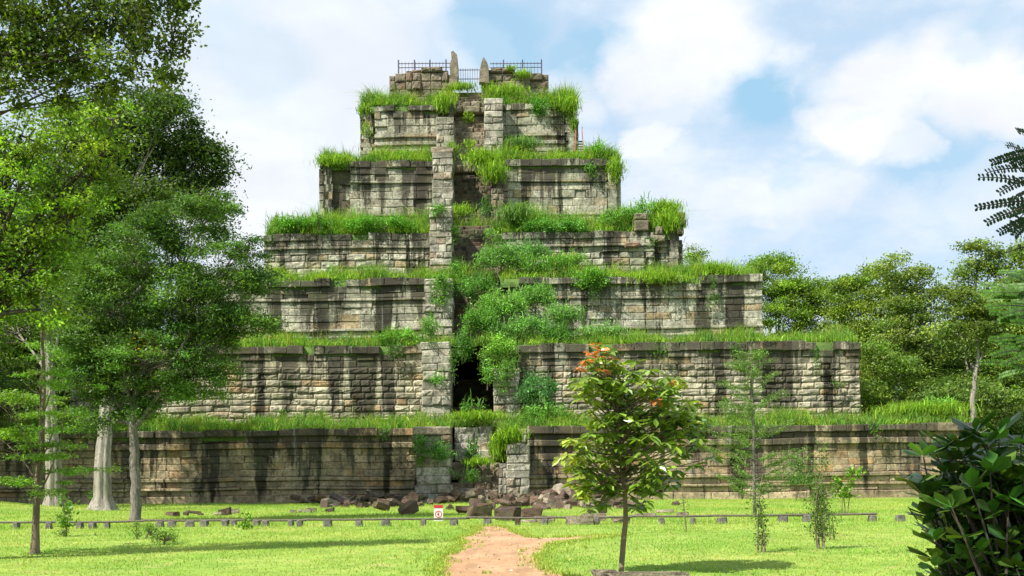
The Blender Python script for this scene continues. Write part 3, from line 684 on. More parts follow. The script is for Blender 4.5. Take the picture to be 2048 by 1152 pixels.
# side grass at the corners drooping (upper tiers)
def clump(px, py, rx, ry, Y_, n, h, name, label, col=(.12, .25, .02), lean=.7, w=.024, depth=.9):
    x, z = P(px, py, Y_); s = Y_/F; u = rng.normal(0, .55, (n, 3)); u[:, 2] = u[:, 2]*.7-.15
    B = np.array([x, Y_, z])+u*np.array([rx*s, (rx+ry)*.5*s*depth, ry*s]); mb = MB()
    blades(mb, B, h*rng.uniform(.6, 1.3, n), lean, w, col, .3, .5); leaves(mb, B[: n//4], .13, tuple(np.array(col)*.75), .5, .4)
    o = mb.build(name, M['grass'], origin=(x, Y_, z-ry*s)); return tag(o, label, 'grass', 'grass clumps overgrowing the pyramid')
CL = [
 (668,328,34,12,83.0,900,1.0,'tuft of bright grass on the lower left corner of the fifth tier'),
 (730,225,14,16,86.4,500,.9,'grass spilling down the left corner of the sixth tier'),
 (735,262,10,22,86.3,300,.6,'sparse grass on the left edge of the sixth tier wall'),
 (1228,340,17,32,83.2,1300,.9,'thick grass cascading down the right corner of the fifth tier'),
 (1130,215,26,24,86.2,1300,1.,'dense grass hanging over the upper right corner of the sixth tier'),
 (1145,245,8,28,86.2,400,.6,'narrow strip of grass trailing down the right edge of the sixth tier'),
 (1340,445,24,28,79.2,1500,1.,'thick grass tumbling over the right end of the fourth tier'),
 (1330,420,30,16,80.2,900,1.,'bright grass heaped behind the broken coping of the fourth tier'),
 (1010,185,40,14,87.5,900,.9,'bright grass below the right door jamb at the summit'),
 (925,176,28,7,87.6,500,.7,'grass tuft between the two standing stones of the summit'),
 (885,205,16,22,85.3,600,.9,'grass hanging above the left stair pillar of the sixth tier'),
 (1045,150,16,9,88.0,260,.7,'grass tuft growing in the summit masonry under the right railing'),
 (1020,138,10,6,88.0,160,.5,'small grass tuft beside the right end of the summit gate'),
 (938,235,10,16,87.0,180,.6,'grass tuft growing on the upper stair treads'),
 (940,290,10,10,84.4,160,.6,'grass tuft on the stair treads below the sixth tier'),
 (905,300,10,14,83.4,260,.8,'grass tuft beside the cap of the tall left pillar'),
 (965,320,34,20,82.2,1400,1.,'bright grass mound spilling over the stair between fifth and sixth tier'),
 (985,345,26,26,81.6,1100,.9,'grass mound hanging on the ruined right side of the fifth flight'),
 (1040,290,34,12,84.8,900,1.,'blue green tall grass right of the sixth stair pillar'),
 (1030,430,30,22,79.2,1300,1.1,'blue green grass clump at the right side of the fourth stair'),
 (925,422,20,12,79.4,300,.8,'tuft of grass at the top of the fourth flight'),
 (1430,545,40,14,75.2,1400,1.,'bright grass overhanging the third terrace lip'),
 (1320,560,60,14,74.3,1500,.8,'bright grass bank drooping over the broken coping of the third tier'),
 (960,835,60,10,66.0,900,.7,'grass bank at the head of the lowest stair flight'),
 (1000,895,20,34,63.4,1100,.9,'long grass streaming down beside the right lowest pillar'),
 (1022,875,24,16,62.6,900,.9,'grass crowning the ruined right pillar of the lowest flight'),
 (955,925,28,10,63.0,500,.5,'grass patch on the ruined lowest stair'),
 (1075,560,30,10,75.0,300,.6,'grass on the third tier edge right of the stair'),
 (1850,825,80,12,66.2,1600,1.1,'tall pale grass at the right end of the first terrace')]
for px, py, rx, ry, Y_, n, h, lb in CL:
    c = (.12, .25, .06) if 'blue green' in lb else (.17, .33, .028)
    clump(px, py, rx*.9, ry*.9, Y_, int(n*.85), h*.66, 'grass_clump', lb, c)

# ------------------------------------------------------------------ shrubs on the pyramid
SH = [
 # px, py, rx, ry, Y, leaf, label, colour
 (1005,515,60,26,76.0,'pale green bush at the head of the third flight, right of the stair',(.085,.19,.04)),
 (1090,530,46,22,75.6,'rounded leafy bush on the third terrace right of the stair',(.065,.16,.02)),
 (1180,555,34,24,74.0,'leafy bush hanging over the third tier coping',(.075,.18,.02)),
 (1135,520,40,16,76.2,'low bush behind the third tier coping',(.10,.21,.03)),
 (880,580,26,44,72.4,'leafy creeper bush smothering the third left stair pillar',(.06,.145,.02)),
 (950,575,44,30,74.2,'dark green bush filling the third stair flight',(.055,.14,.025)),
 (1005,610,50,32,71.8,'light green bush at the foot of the third flight',(.09,.20,.035)),
 (960,640,42,30,70.6,'shrub above the dark opening of the second flight',(.065,.16,.025)),
 (1040,655,60,26,70.6,'pale feathery bush on the second terrace right of the stair',(.09,.20,.05)),
 (1110,668,36,24,70.4,'dark rounded bush on the second terrace edge',(.05,.135,.02)),
 (1000,700,36,34,68.6,'feathery shrub drooping over the right second pillar',(.095,.20,.03)),
 (1075,780,40,40,67.0,'tall blue green weeds at the foot of the second tier, right of the stair',(.05,.135,.04)),
 (1090,825,46,18,66.2,'leafy weeds along the first terrace right of the stair',(.075,.185,.025)),
 (800,672,40,14,69.8,'low leafy weeds on the second terrace left of the stair',(.07,.17,.02)),
 (865,655,24,26,70.8,'grassy shrub beside the third left pillar',(.08,.17,.035)),
 (600,446,70,12,79.3,'dark leafy scrub along the fourth terrace edge at far left',(.065,.17,.015)),
 (760,446,80,12,79.3,'dark leafy scrub along the fourth terrace edge near the stair',(.06,.165,.015)),
 (1290,415,26,14,80.0,'leafy bush behind the broken coping block of the fourth tier',(.08,.20,.02)),
 (1245,430,50,16,79.8,'grassy bush right of centre on the fourth terrace',(.07,.175,.025)),
 (1110,450,70,16,79.4,'leafy bank over the fourth tier wall right of the stair',(.07,.18,.03)),
 (1085,215,30,24,86.0,'dark leafy bush at the upper right of the sixth tier',(.05,.15,.015)),
 (1192,298,18,11,83.4,'small round bush on the right corner of the fifth terrace',(.09,.22,.02)),
 (1180,340,12,18,82.7,'creeper patch on the fifth tier wall near its right end',(.04,.11,.015)),
 (880,900,28,34,61.9,'ivy smothering the left lowest pillar',(.05,.14,.02)),
 (840,900,8,52,62.0,'narrow strip of ivy on the left edge of the lowest left pillar',(.06,.16,.02)),
 (945,905,26,22,63.6,'dark green weeds in the lowest stair flight',(.045,.12,.02)),
 (930,950,30,12,62.4,'low weeds at the foot of the lowest stair',(.06,.15,.02)),
 (978,740,9,44,67.2,'foliage draping the left face of the right second pillar',(.075,.175,.03)),
 (925,700,18,30,69.2,'dark leaves in the mouth of the opening',(.045,.12,.02)),
 (1015,735,26,14,67.0,'feathery shrub crowning the right second pillar',(.085,.19,.035)),
 (945,812,30,10,67.2,'weeds in front of the dark opening',(.07,.17,.03)),
 (880,755,16,10,67.3,'small leafy plant rooted in the second left pillar',(.06,.17,.02)),
 (880,425,14,26,77.2,'creeper on the face of the fourth left pillar',(.06,.16,.02)),
 (975,425,16,22,79.0,'dark foliage in the broken wall beside the fourth flight',(.03,.09,.015)),
 (1010,760,12,30,67.0,'vine hanging from the right second pillar top',(.08,.18,.03)),
 (1070,590,46,26,73.4,'pale green bush against the third tier wall right of the stair',(.085,.19,.04)),
 (1130,625,44,22,71.6,'feathery weeds at the foot of the third tier right of the stair',(.09,.19,.05)),
 (930,690,14,34,69.6,'foliage hanging on the left side of the dark opening',(.05,.13,.02)),
 (915,540,16,24,75.0,'small leafy shrub at the foot of the fourth flight',(.06,.15,.02)),
 (985,480,16,30,77.6,'grassy shrub in the broken right side of the fourth flight',(.08,.18,.03)),
 (1200,660,50,14,70.6,'soft grey green weeds along the second terrace right of centre',(.10,.20,.06)),
 (1060,500,46,18,77.0,'blue green weeds at the back of the third terrace right of the stair',(.08,.185,.05)),
 (905,470,12,30,77.8,'ivy on the inner edge of the fourth left pillar',(.06,.15,.02)),
 (1880,810,40,14,66.6,'small leafy bush at the right end of the first terrace',(.08,.20,.03)),
]
for px, py, rx, ry, Y_, lb, c in SH:
    l = [lob(px, py, rx*.8, ry*.85, Y_, .8)]
    if rx > 30: l += [lob(px-rx*.5, py+ry*.2, rx*.5, ry*.7, Y_-.3, .8), lob(px+rx*.5, py+ry*.1, rx*.5, ry*.75, Y_-.2, .8)]
    area = rx*ry*(Y_/F)**2
    shrub('shrub', lb, l, leaf=.15, dens=9, per=34, rc=.22, col=tuple(np.array(c)*1.2), group='shrubs overgrowing the pyramid', blade=int(60*area) if 'ivy' not in lb and 'creeper' not in lb else 0)
# hanging vines
def vine(px, py0, py1, wpx, Y_, label, col=(.065, .17, .02), n=260):
    mb = MB(); x, _ = P(px, py0, Y_); zt = P(px, py0, Y_)[1]; zb = P(px, py1, Y_)[1]; s = Y_/F
    k = max(1, int(wpx/7))
    root = empty('hanging_vine', (x, Y_, zt)); tag(root, label, 'vine', 'vines hanging on the walls')
    sm = MB(); ends = []
    for q in range(k+1):
        xx = x+rng.uniform(-.5, .5)*wpx*s; zz = zb+(zt-zb)*rng.uniform(0, .5); p = np.linspace(0, 1, 7)[:, None]
        pts = np.array([xx, Y_, zt])*(1-p)+np.array([xx+rng.normal(0, .15), Y_-.02, zz])*p; pts[1:, 0] += rng.normal(0, .06, 6); tube(sm, pts, np.full(7, .012), 4); ends.append(pts)
    sm.build('stem', M['bark_brown'], root, origin=(x, Y_, zt))
    E = np.array(ends); a = rng.integers(0, len(E), n); f = rng.uniform(0, 5.99, n)*rng.uniform(.3, 1, n); b = f.astype(int); C = E[a, b]*(1-(f-b))[:, None]+E[a, b+1]*(f-b)[:, None]
    C = C+rng.normal(0, 1, (n, 3))*np.array([.14, .06, .1]); leaves(mb, C, .14, col, .6, .1)
    mb.build('foliage', M['leaf'], root, origin=(x, Y_, zt)); return root
for v in [(1185,560,655,26,73.7,'green vine falling down the third tier wall right of the stair'),(1305,475,525,14,78.4,'narrow vine on the fourth tier wall near the right end'),
          (1420,590,640,26,73.8,'creeper patch low on the third tier wall at right'),(1425,555,600,16,73.8,'vine dropping from the third tier coping at right'),
          (1470,690,740,18,68.6,'small vine under the second tier coping right of the red tipped tree'),(1635,695,760,12,68.6,'thin vine near the right end of the second tier'),
          (1675,765,780,14,68.6,'little green plant rooted in the second tier wall at far right'),(790,690,735,46,68.6,'leafy trailing vines over the second tier coping left of the stair'),
          (1325,690,745,18,68.6,'vine behind the top of the red tipped tree'),(905,700,800,12,67.0,'vine down the inner edge of the second left pillar'),
          (770,860,890,30,63.4,'grassy trailing vine on the first tier coping left of the stair'),(1750,845,890,24,63.4,'vine over the first tier coping at right'),
          (860,650,700,20,67.3,'vine over the cap of the second left pillar'),(1515,700,760,30,68.7,'vine beneath the second tier coping behind the feathery sapling'),
          (640,430,500,16,78.4,'short creeper on the fourth tier wall at left'),(560,820,850,20,68.5,'small weed rooted at the foot of the second tier at left')]:
    vine(*v[:5], v[5], n=int(60+ (v[2]-v[1])*v[3]*.12))

# ------------------------------------------------------------------ lawn blades
def lawn():
    mb = MB(); n = 230000
    Yv = (rng.uniform(15.5**1.2, 63**1.2, n))**(1/1.2); Xv = rng.uniform(-.52, .52, n)*Yv
    keep = ~inside(Xv+rng.normal(0, .10, n), Yv+rng.normal(0, .22, n), path_poly); nz_ = np.sin(Xv*1.3+2)*np.sin(Yv*.9)+np.sin(Xv*.31)*np.sin(Yv*.37+1)
    keep &= rng.random(n) < .75+.25*nz_; Xv, Yv, nz_ = Xv[keep], Yv[keep], nz_[keep]
    B = np.stack([Xv, Yv, gz(Xv, Yv)], 1); k = np.clip(Yv/22, .8, 2.4)
    near_fence = np.exp(-((Yv-33.6)/.6)**2)
    m1 = (np.sin(Xv*.9+1.7*np.sin(Yv*.35))*np.sin(Yv*.55+1.1*np.sin(Xv*.5))*.5+.5)[:, None]; m2 = (np.sin(Xv*2.3+np.sin(Yv*1.1)*2)*np.sin(Yv*1.7+Xv*.6)*.5+.5)[:, None]
    gc = np.array([[.185, .36, .050]])*(1-m1)+np.array([[.35, .455, .105]])*m1; gc = gc*(.85+.3*m2)
    dry = rng.random(len(Xv)) < .04+.16*np.clip(m1[:, 0]*m2[:, 0]*2-.9, 0, 1); gc[dry] = (.42, .34, .15)
    blades(mb, B, rng.uniform(.02, .065, len(Xv))*k*(1+1.2*near_fence), .8, .008, gc, .11, .3)
    pp = np.array(path_poly); pp = pp[(pp[:, 1] > 14) & (pp[:, 1] < 36)]; a = rng.integers(0, len(pp)-1, 9000); q = pp[a]+rng.normal(0, .08, (9000, 2))*np.array([1, 1.5])
    blades(mb, np.stack([q[:, 0], q[:, 1], np.full(len(q), .015)], 1), rng.uniform(.03, .11, len(q)), .8, .009, (.24, .37, .07), .25, .6)
    a = rng.integers(0, len(pp)-1, 130); q = pp[a]+rng.normal(0, .32, (130, 2)); q = np.repeat(q, 14, 0)+rng.normal(0, .05, (130*14, 2))
    blades(mb, np.stack([q[:, 0], q[:, 1], np.full(len(q), .015)], 1), rng.uniform(.03, .10, len(q)), .8, .009, (.24, .36, .07), .25, .6)
    tag(mb.build('lawn_grass', M['grass']), 'short sunlit lawn grass on either side of the dirt path', 'grass', kind='stuff')
lawn()
def pebbles():
    mb = MB(); n = 1500; Yv = rng.uniform(15, 32, n); Xv = rng.uniform(-3.5, 4, n); k = inside(Xv, Yv, path_poly); Xv, Yv = Xv[k], Yv[k]; n = len(Xv)
    s_ = rng.uniform(.008, .03, n)[:, None]; C = np.stack([Xv, Yv, np.full(n, .022)], 1)
    o = np.array([[1, 0, 0], [0, 1, 0], [-1, 0, 0], [0, -1, 0], [0, 0, .8]]); V = C[:, None]+o[None]*s_[:, None]*(1+rng.normal(0, .25, (n, 5, 1)))
    t = np.array([[0, 1, 4], [1, 2, 4], [2, 3, 4], [3, 0, 4]])[None]+(np.arange(n)*5)[:, None, None]
    mb.add(V.reshape(-1, 3), t=t.reshape(-1, 3), a=np.repeat(np.clip(np.array([[.30, .20, .12]])*np.exp(rng.normal(0, .5, (n, 1))), 0, .6), 5, 0))
    tag(mb.build('path_gravel', M['leafdry']), 'small pebbles and dry leaf crumbs scattered on the dirt path', 'gravel', kind='stuff')
M['leafdry'] = leaf_mat('pebble', 0.0, .9, .1)
pebbles()

# ------------------------------------------------------------------ low rail fence
Yf = 33.4
fx0, fx1 = P(-40, 1045, Yf)[0], P(1815, 1030, Yf)[0]
fence = empty('low_rail_fence', ((fx0+fx1)/2, Yf, 0)); tag(fence, 'long low weathered rail resting on short stumps across the lawn', 'fence')
fo = (((fx0+fx1)/2), Yf, 0)
xs = np.arange(fx0, fx1+1, 2.6); mb = MB()
prev = None
for a, b in zip(xs[:-1], xs[1:]):
    za, zb_ = .235+rng.normal(0, .012), .235+rng.normal(0, .012); ya, yb = Yf+rng.normal(0, .05), Yf+rng.normal(0, .05)
    tube(mb, [(a-.05, ya, za), ((a+b)/2, (ya+yb)/2, (za+zb_)/2-.012), (min(b, fx1)+.05, yb, zb_)], [.035, .033, .035], 8, wob=.06)
mb.build('rail', M['rail'], fence, origin=fo, smooth=True)
for px in (-30,33,98,160,185,215,320,345,380,409,450,468,513,531,582,600,655,718,772,847,908,975,1035,1090,1140,1190,1323,1385,1445,1566,1615,1745,1800):
    x, _ = P(px, 1050, Yf); w_ = rng.uniform(.17, .30); h_ = rng.uniform(.19, .215); mb = MB(); g0 = float(gz(x, Yf))
    dpt = rng.uniform(.16, .26); n8 = 8; th = np.arange(n8)/n8*2*np.pi+.39
    r_ = (1+rng.normal(0, .06, n8)); bx = np.sign(np.cos(th))*np.abs(np.cos(th))**.5*w_*.5*r_; by = np.sign(np.sin(th))*np.abs(np.sin(th))**.5*dpt*.5*r_
    lv = [(-.06, 1.06), (h_*.5, 1.), (h_*.93, .95), (h_, .82)]
    V = np.concatenate([np.stack([x+bx*s_, Yf+by*s_, np.full(n8, g0+z_)+rng.normal(0, .006, n8)], 1) for z_, s_ in lv]+[[[x, Yf, g0+h_]]])
    q = [(l*n8+k, l*n8+(k+1) % n8, (l+1)*n8+(k+1) % n8, (l+1)*n8+k) for l in range(3) for k in range(n8)]
    mb.add(V, q=q, t=[(24+k, 24+(k+1) % 8, 32) for k in range(8)]); mb.build('stump', M['stump' if px != 1035 else 'laterite'], fence, origin=fo)

# ------------------------------------------------------------------ fallen blocks
protos = []
for k in range(9):
    L_, W_, H_ = rng.uniform(.7, 1.5), rng.uniform(.5, .8), rng.uniform(.35, .6)
    bm = bmesh.new(); bmesh.ops.create_cube(bm, size=1); bmesh.ops.scale(bm, vec=(L_, W_, H_), verts=bm.verts)
    for v in bm.verts: v.co += Vector(rng.normal(0, .06, 3))
    bmesh.ops.bevel(bm, geom=bm.edges[:], offset=.045, segments=2, affect='EDGES')
    bmesh.ops.subdivide_edges(bm, edges=[e for e in bm.edges if e.calc_length() > .3], cuts=2, use_grid_fill=True)
    for v in bm.verts: v.co += Vector(rng.normal(0, .012, 3))
    me = bpy.data.meshes.new('fallen_block'); bm.to_mesh(me); bm.free()
    at = me.attributes.new('blk', 'FLOAT_VECTOR', 'POINT'); a = np.tile(np.array([rng.random(), rng.random()*.95, .5]), (len(me.vertices), 1)); at.data.foreach_set('vector', a.astype(np.float32).ravel())
    me.materials.append(M['laterite' if k < 7 else 'rough']); protos.append(me)
def rock(px, py, Y_, s, lab, rot=None, grp='fallen blocks at the foot of the pyramid', k=None, name='fallen_block', scale=None):
    x, z = P(px, py, Y_); o = bpy.data.objects.new(name, protos[k if k is not None else rng.integers(0, 9)]); COL.objects.link(o)
    o.location = (x, Y_, z); o.rotation_euler = rot if rot is not None else (rng.normal(0, .3), rng.normal(0, .35), rng.uniform(0, 6.28))
    o.scale = scale or (s, s, s*rng.uniform(.8, 1.2)); tag(o, lab, 'stone block', grp); return o
RK = [ # prominent ones
 (815,1018,50,1.15,'long tilted red slab leaning left of the sign','t',(.2,-.6,.3),0), (790,998,54,1.0,'flat brown slab lying above the tilted red slab','t',(0,.1,.1),1),
 (762,1012,50,.8,'brown block at the left end of the rubble pile','t',(.2,.3,.8),2), (960,988,57,1.1,'upright brown block in front of the lowest stair','t',(.3,1.0,.4),3),
 (960,1022,46,1.05,'large square block with a pale top at the centre of the rubble','t',(.05,.05,.3),4), (1030,1018,47,1.1,'dark wedge shaped block right of the square block','t',(.2,.5,.8),5),
 (1045,1005,50,1.0,'tilted brown block beneath the right lowest pillar','t',(.6,-.5,.2),6), (1062,1024,45,1.05,'broad flat dark block near the rail','t',(0,0,.15),0),
 (1015,1028,45,.9,'low reddish block just behind the rail','t',(.1,.1,-.5),1), (930,1018,48,.8,'bright reddish slab in the grass behind the sign','t',(0,.05,.1),2),
 (1105,985,56,1.3,'big leaning block in the rubble right of the stair','t',(.4,-.6,.3),3), (1195,1018,47,.9,'small square red block below the red tipped tree','t',(0,0,.1),4),
 (1180,985,55,1.2,'dark block leaning on the heap right of the stair','t',(.5,.7,.3),5), (1025,1000,51,.9,'brown wedge under the lowest right pillar','t',(.4,.8,.3),6)]
for px, py, Y_, s, lb, _, rot, k in RK:
    hz = CY+A*(1024-px); Y_ = min(60.5, (EYE-.24)*F/(py-hz)); rock(px, py, Y_, s*.78, lb, rot, k=k)
for q in range(130):
    px = rng.normal(1000, 130) if q < 60 else rng.uniform(1080, 1260)
    if q > 105: px = rng.uniform(640, 840)
    if px < 700 and q < 105: px = 880
    Y_ = rng.uniform(47, 61.5); s = rng.uniform(.3, .85)
    if px < 900: Y_ = rng.uniform(53, 62)
    x = (px-1024)*Y_/F; yy = CY+A*(1024-px)+(EYE-s*.16-max(0, (Y_-55))*.05)*F/Y_
    rock(px, yy, Y_, s, 'weathered brown block lying loose in the rubble at the foot of the pyramid')
for q in range(34):
    px = rng.normal(1165, 50); px = min(max(px, 1075), 1255); hh_ = 1.5*math.exp(-((px-1160)/62)**2); Y_ = rng.uniform(57.5, 61.5); z = rng.uniform(.1, max(.2, hh_*(Y_-56)/5)); x = (px-1024)*Y_/F
    rock(px, CY+A*(1024-px)+(EYE-z)*F/Y_, Y_, rng.uniform(.55, 1.0), 'dark brown block in the heap between the stair and the red tipped tree', grp='heaped blocks right of the stair')
for q in range(36):
    px = rng.uniform(590, 835); Y_ = rng.uniform(61.3, 63.2); x = (px-1024)*Y_/F; rock(px, CY+A*(1024-px)+(EYE-rng.uniform(.05, .45))*F/Y_, Y_, rng.uniform(.3, .65), 'small dark stone in the debris piled against the wall left of the stair', grp='dark debris against the wall')
for px, py in ((372,1027),(402,1028),(388,1024),(450,1024),(470,1022),(437,1027),(586,1023),(610,1022),(622,1021),(658,1012),(660,1021),(345,1027)):
    hz = CY+A*(1024-px); Y_ = 1.5*F/(py-hz); rock(px, py, Y_, rng.uniform(.2, .45), 'small brown stone in the loose row on the grass left of the stair', (0, rng.normal(0, .1), rng.normal(0, .3)), 'stones in a loose row on the grass')
for px, py, lb, s in ((1090,1038,'dark flat stone just in front of the rail right of the path head',1.0),(1160,1040,'long pale topped stone in front of the rail',1.3),(1187,1034,'flat pale slab lying across the rail line',1.2),(1240,1038,'pale driftwood coloured slab beside the thin trunk',.9),
                      (1290,1030,'flat stone behind the trunk of the red tipped tree',.9),(1330,1022,'low stone on the grass right of the rubble',.8),(1365,1028,'small dark stone behind the rail at right',.6),(1058,1042,'small dark stone at the right of the path head',.6)):
    hz = CY+A*(1024-px); Y_ = 1.45*F/(py-hz); rock(px, py, Y_, s*.62, lb, (0, 0, rng.normal(0, .2)), 'loose stones near the rail', k=int(rng.integers(7, 9)), scale=(s*.62, s*.62, s*.4))
for px, py, lb, s in ((1207,1146,'squared stone block at the foot of the red tipped tree',.42),(1290,1152,'long low stone edging right of the red tipped tree trunk',.5)):
    hz = CY+A*(1024-px); Y_ = 1.52*F/(py-hz); rock(px, py, Y_, s, lb, (0, 0, .05), 'edging stones in the foreground', k=7, scale=(s*(.8 if px < 1250 else 2.2), s, s*.5))

# ------------------------------------------------------------------ warning sign
sx_, sz_ = P(877, 1026, 36.8); sg = empty('warning_sign', (sx_, 36.8, 0)); tag(sg, 'small white warning sign with red header and ring, standing in the grass', 'sign')
so = (sx_, 36.8, 0); s = 36.8/F; hw = 9*s; hh = 16*s; zc = sz_
mb = MB(); box(mb, sx_-hw, sx_+hw, 36.79, 36.81, zc-hh, zc+hh); mb.build('panel', M['sign_white'], sg, origin=so)
mb = MB(); box(mb, sx_-hw, sx_+hw, 36.782, 36.789, zc+hh*.62, zc+hh+.003); mb.build('header', M['sign_red'], sg, origin=so)
mb = MB(); n = 24; th = np.arange(n)/n*2*np.pi; c = zc-hh*.15
for ro, ri in ((hw*.78, hw*.60),):
    V = np.concatenate([np.stack([sx_+ro*np.cos(th), np.full(n, 36.785), c+ro*np.sin(th)], 1), np.stack([sx_+ri*np.cos(th), np.full(n, 36.785), c+ri*np.sin(th)], 1)])
    mb.add(V, q=[(k, (k+1) % n, n+(k+1) % n, n+k) for k in range(n)])
mb.build('prohibition_ring', M['sign_red'], sg, origin=so)
mb = MB(); box(mb, sx_-hw*.12, sx_+hw*.12, 36.78, 36.788, c-hw*.35, c+hw*.2); box(mb, sx_-hw*.3, sx_-hw*.12, 36.78, 36.788, c-hw*.1, c+hw*.12); box(mb, sx_-hw*.1, sx_+hw*.1, 36.78, 36.788, c+hw*.26, c+hw*.44)
box(mb, sx_-hw*.8, sx_+hw*.8, 36.78, 36.788, zc-hh*.82, zc-hh*.78); mb.build('pictogram', M['sign_red'], sg, origin=so)
mb = MB(); box(mb, sx_-hw*.9, sx_-hw*.75, 36.812, 36.85, -.1, zc+hh*.5); box(mb, sx_+hw*.75, sx_+hw*.9, 36.812, 36.85, -.1, zc+hh*.5); mb.build('post', M['rail'], sg, origin=so)

# ------------------------------------------------------------------ summit railings
def railing(pxa, pxb, pyt, pyb, rails, Y_, label, step=.29, thick=.03, posts=()):
    xa, xb = P(pxa, pyt, Y_)[0], P(pxb, pyt, Y_)[0]; zt, zb = P((pxa+pxb)/2, pyt, Y_)[1], P((pxa+pxb)/2, pyb, Y_)[1]
    r = empty('iron_railing', ((xa+xb)/2, Y_, zb)); tag(r, label, 'railing', 'iron railings on the summit'); og = tuple(r.location)
    for rp in rails:
        z = P((pxa+pxb)/2, rp, Y_)[1]; mb = MB(); box(mb, xa, xb, Y_-thick*.6, Y_+thick*.6, z-thick, z+thick); mb.build('rail', M['iron'], r, origin=og)
    x = xa+step; 
    while x < xb-.1:
        mb = MB(); box(mb, x-thick*.55, x+thick*.55, Y_-thick*1.3, Y_-thick*.61, zb, zt); mb.build('bar', M['iron'], r, origin=og); x += step
    for pp in posts:
        x = P(pp, pyt, Y_)[0]; mb = MB(); box(mb, x-.055, x+.055, Y_-.055, Y_+.055, zb-.5, zt+.18); mb.build('post', M['iron'], r, origin=og)
    return r
railing(797, 900, 124, 158, (127, 135), 88.9, 'iron railing on the summit left of the tall standing stone', posts=(797, 829, 860, 892))
railing(912, 961, 137, 166, (140, 158), 88.6, 'iron gate railing between the two standing stones', step=.2, posts=())
railing(980, 1084, 124, 150, (127, 135), 88.9, 'iron railing on the summit right of the shorter standing stone', posts=(1007, 1045, 1083))
# wooden access stair beside the sixth tier
xa, za = P(1158, 300, 85.6); r = empty('access_stair', (xa, 85.6, za-.3)); tag(r, 'reddish access stair with handrail at the right end of the sixth tier', 'stair'); og = tuple(r.location)
mb = MB()
for k in range(5): box(mb, xa-.35+k*.0, xa+.35, 85.4+k*.22, 85.65+k*.22, za-.2+k*.28, za-.15+k*.28)
mb.build('tread', M['rail'], r, origin=og)
for dx in (-.35, .35):
    mb = MB(); tube(mb, [(xa+dx, 85.35, za-.3), (xa+dx*.7, 85.4, za+1.5)], [.04, .04], 6); tube(mb, [(xa+dx*.7, 85.4, za+1.45), (xa+dx, 86.6, za+2.2)], [.035, .035], 6); mb.build('handrail', M['redpaint'], r, origin=og)

# ------------------------------------------------------------------ trees on the left
# tall tree with pale fluted trunk by the wall
bx, by = gp(205, 1022); tB = tree('tall_tree', 'very tall dark green tree with a pale fluted buttressed trunk by the pyramid wall', 'tree', (bx, by, 0),
    [P3(205, 940, by), P3(210, 860, by+.5), P3(222, 700, by+1), P3(240, 520, by+1.5), P3(265, 400, by+2)], .42,
    [lob(250,290,75,60,by+2,1.2), lob(330,260,70,60,by+1,1.2), lob(385,330,62,60,by+2,1.2), lob(300,360,90,50,by+3,1.2), lob(400,390,55,36,by+1,1.2), lob(190,250,70,50,by+3,1.2), lob(310,215,60,32,by+2,1.2), lob(150,330,80,70,by+3,1.2), lob(420,300,36,24,by+1,1), lob(230,420,80,40,by+4,1.2), lob(420,430,36,22,by+2,1), lob(235,450,60,46,by-1,1), lob(200,380,60,46,by-1,1), lob(270,390,50,36,by-1,1), lob(310,400,50,36,by-1,1)],
    leaf=.17, dens=4.2, per=75, rc=.50, flat=.45, col=(.030, .066, .014), bark='bark_pale', wob=.015, flute=.30, rootflare=2.0, taper=.35, limb_r=.3)
bx2, by2 = gp(108, 1020); tree('tall_tree', 'tall forest tree with a pale trunk half hidden behind the thin left sapling', 'tree', (bx2, by2, 0),
    [P3(108, 940, by2), P3(100, 820, by2), P3(90, 640, by2+1), P3(80, 460, by2+2)], .42,
    [lob(60,500,110,80,by2+2,1.2), lob(120,600,90,70,by2+1,1.2), lob(20,380,110,80,by2+3,1.2), lob(150,440,80,70,by2+2,1.2), lob(20,650,100,80,by2+2,1.2), lob(170,690,60,60,by2+3,1.2)],
    leaf=.18, dens=2.4, per=60, rc=.55, flat=.45, col=(.045, .10, .02), bark='bark_pale', rootflare=1.6, wob=.015, flute=.28)
# middle tree
cx, cy = gp(270, 1046); ty = [lob(280,500,90,70,cy,1), lob(380,460,80,56,cy+.5,1), lob(450,540,80,60,cy-.3,1), lob(360,600,100,70,cy,1), lob(230,600,90,80,cy+.3,1), lob(480,640,60,36,cy,1), lob(420,700,70,50,cy+.4,1), lob(300,720,100,60,cy-.4,1), lob(200,700,70,60,cy,1), lob(520,560,46,30,cy+.2,1), lob(390,770,70,30,cy,1), lob(240,790,70,40,cy+.2,1), lob(430,410,50,26,cy,1), lob(500,500,46,28,cy,1), lob(350,430,60,40,cy,1), lob(440,740,44,30,cy,1), lob(300,820,40,20,cy,.8), lob(180,760,70,50,cy+.3,1), lob(330,780,60,40,cy,1), lob(150,680,60,60,cy,1), lob(400,640,80,60,cy+.4,1), lob(250,690,80,60,cy+.5,1), lob(190,560,70,60,cy+.3,1), lob(520,650,46,24,cy,1), lob(170,840,60,30,cy,.8)]
yx = P3(307, 715, cy)
tree('medium_tree', 'broad feathery green tree with a forked grey trunk and one yellow spray', 'tree', (cx, cy, 0),
    [P3(272, 1000, cy), P3(270, 920, cy), P3(268, 860, cy), P3(268, 800, cy), P3(290, 720, cy), P3(300, 600, cy)], .20, ty, leaf=.115, dens=10, per=64, rc=.27, flat=.38, col=(.045, .108, .022), asp=.34, up=.7, fork=.4, limb_r=.55, taper=.5, rootflare=1.25, cvar=.3,
    accents=[(yx[0], yx[1], yx[2], .8, (.50, .30, .02), .75)])
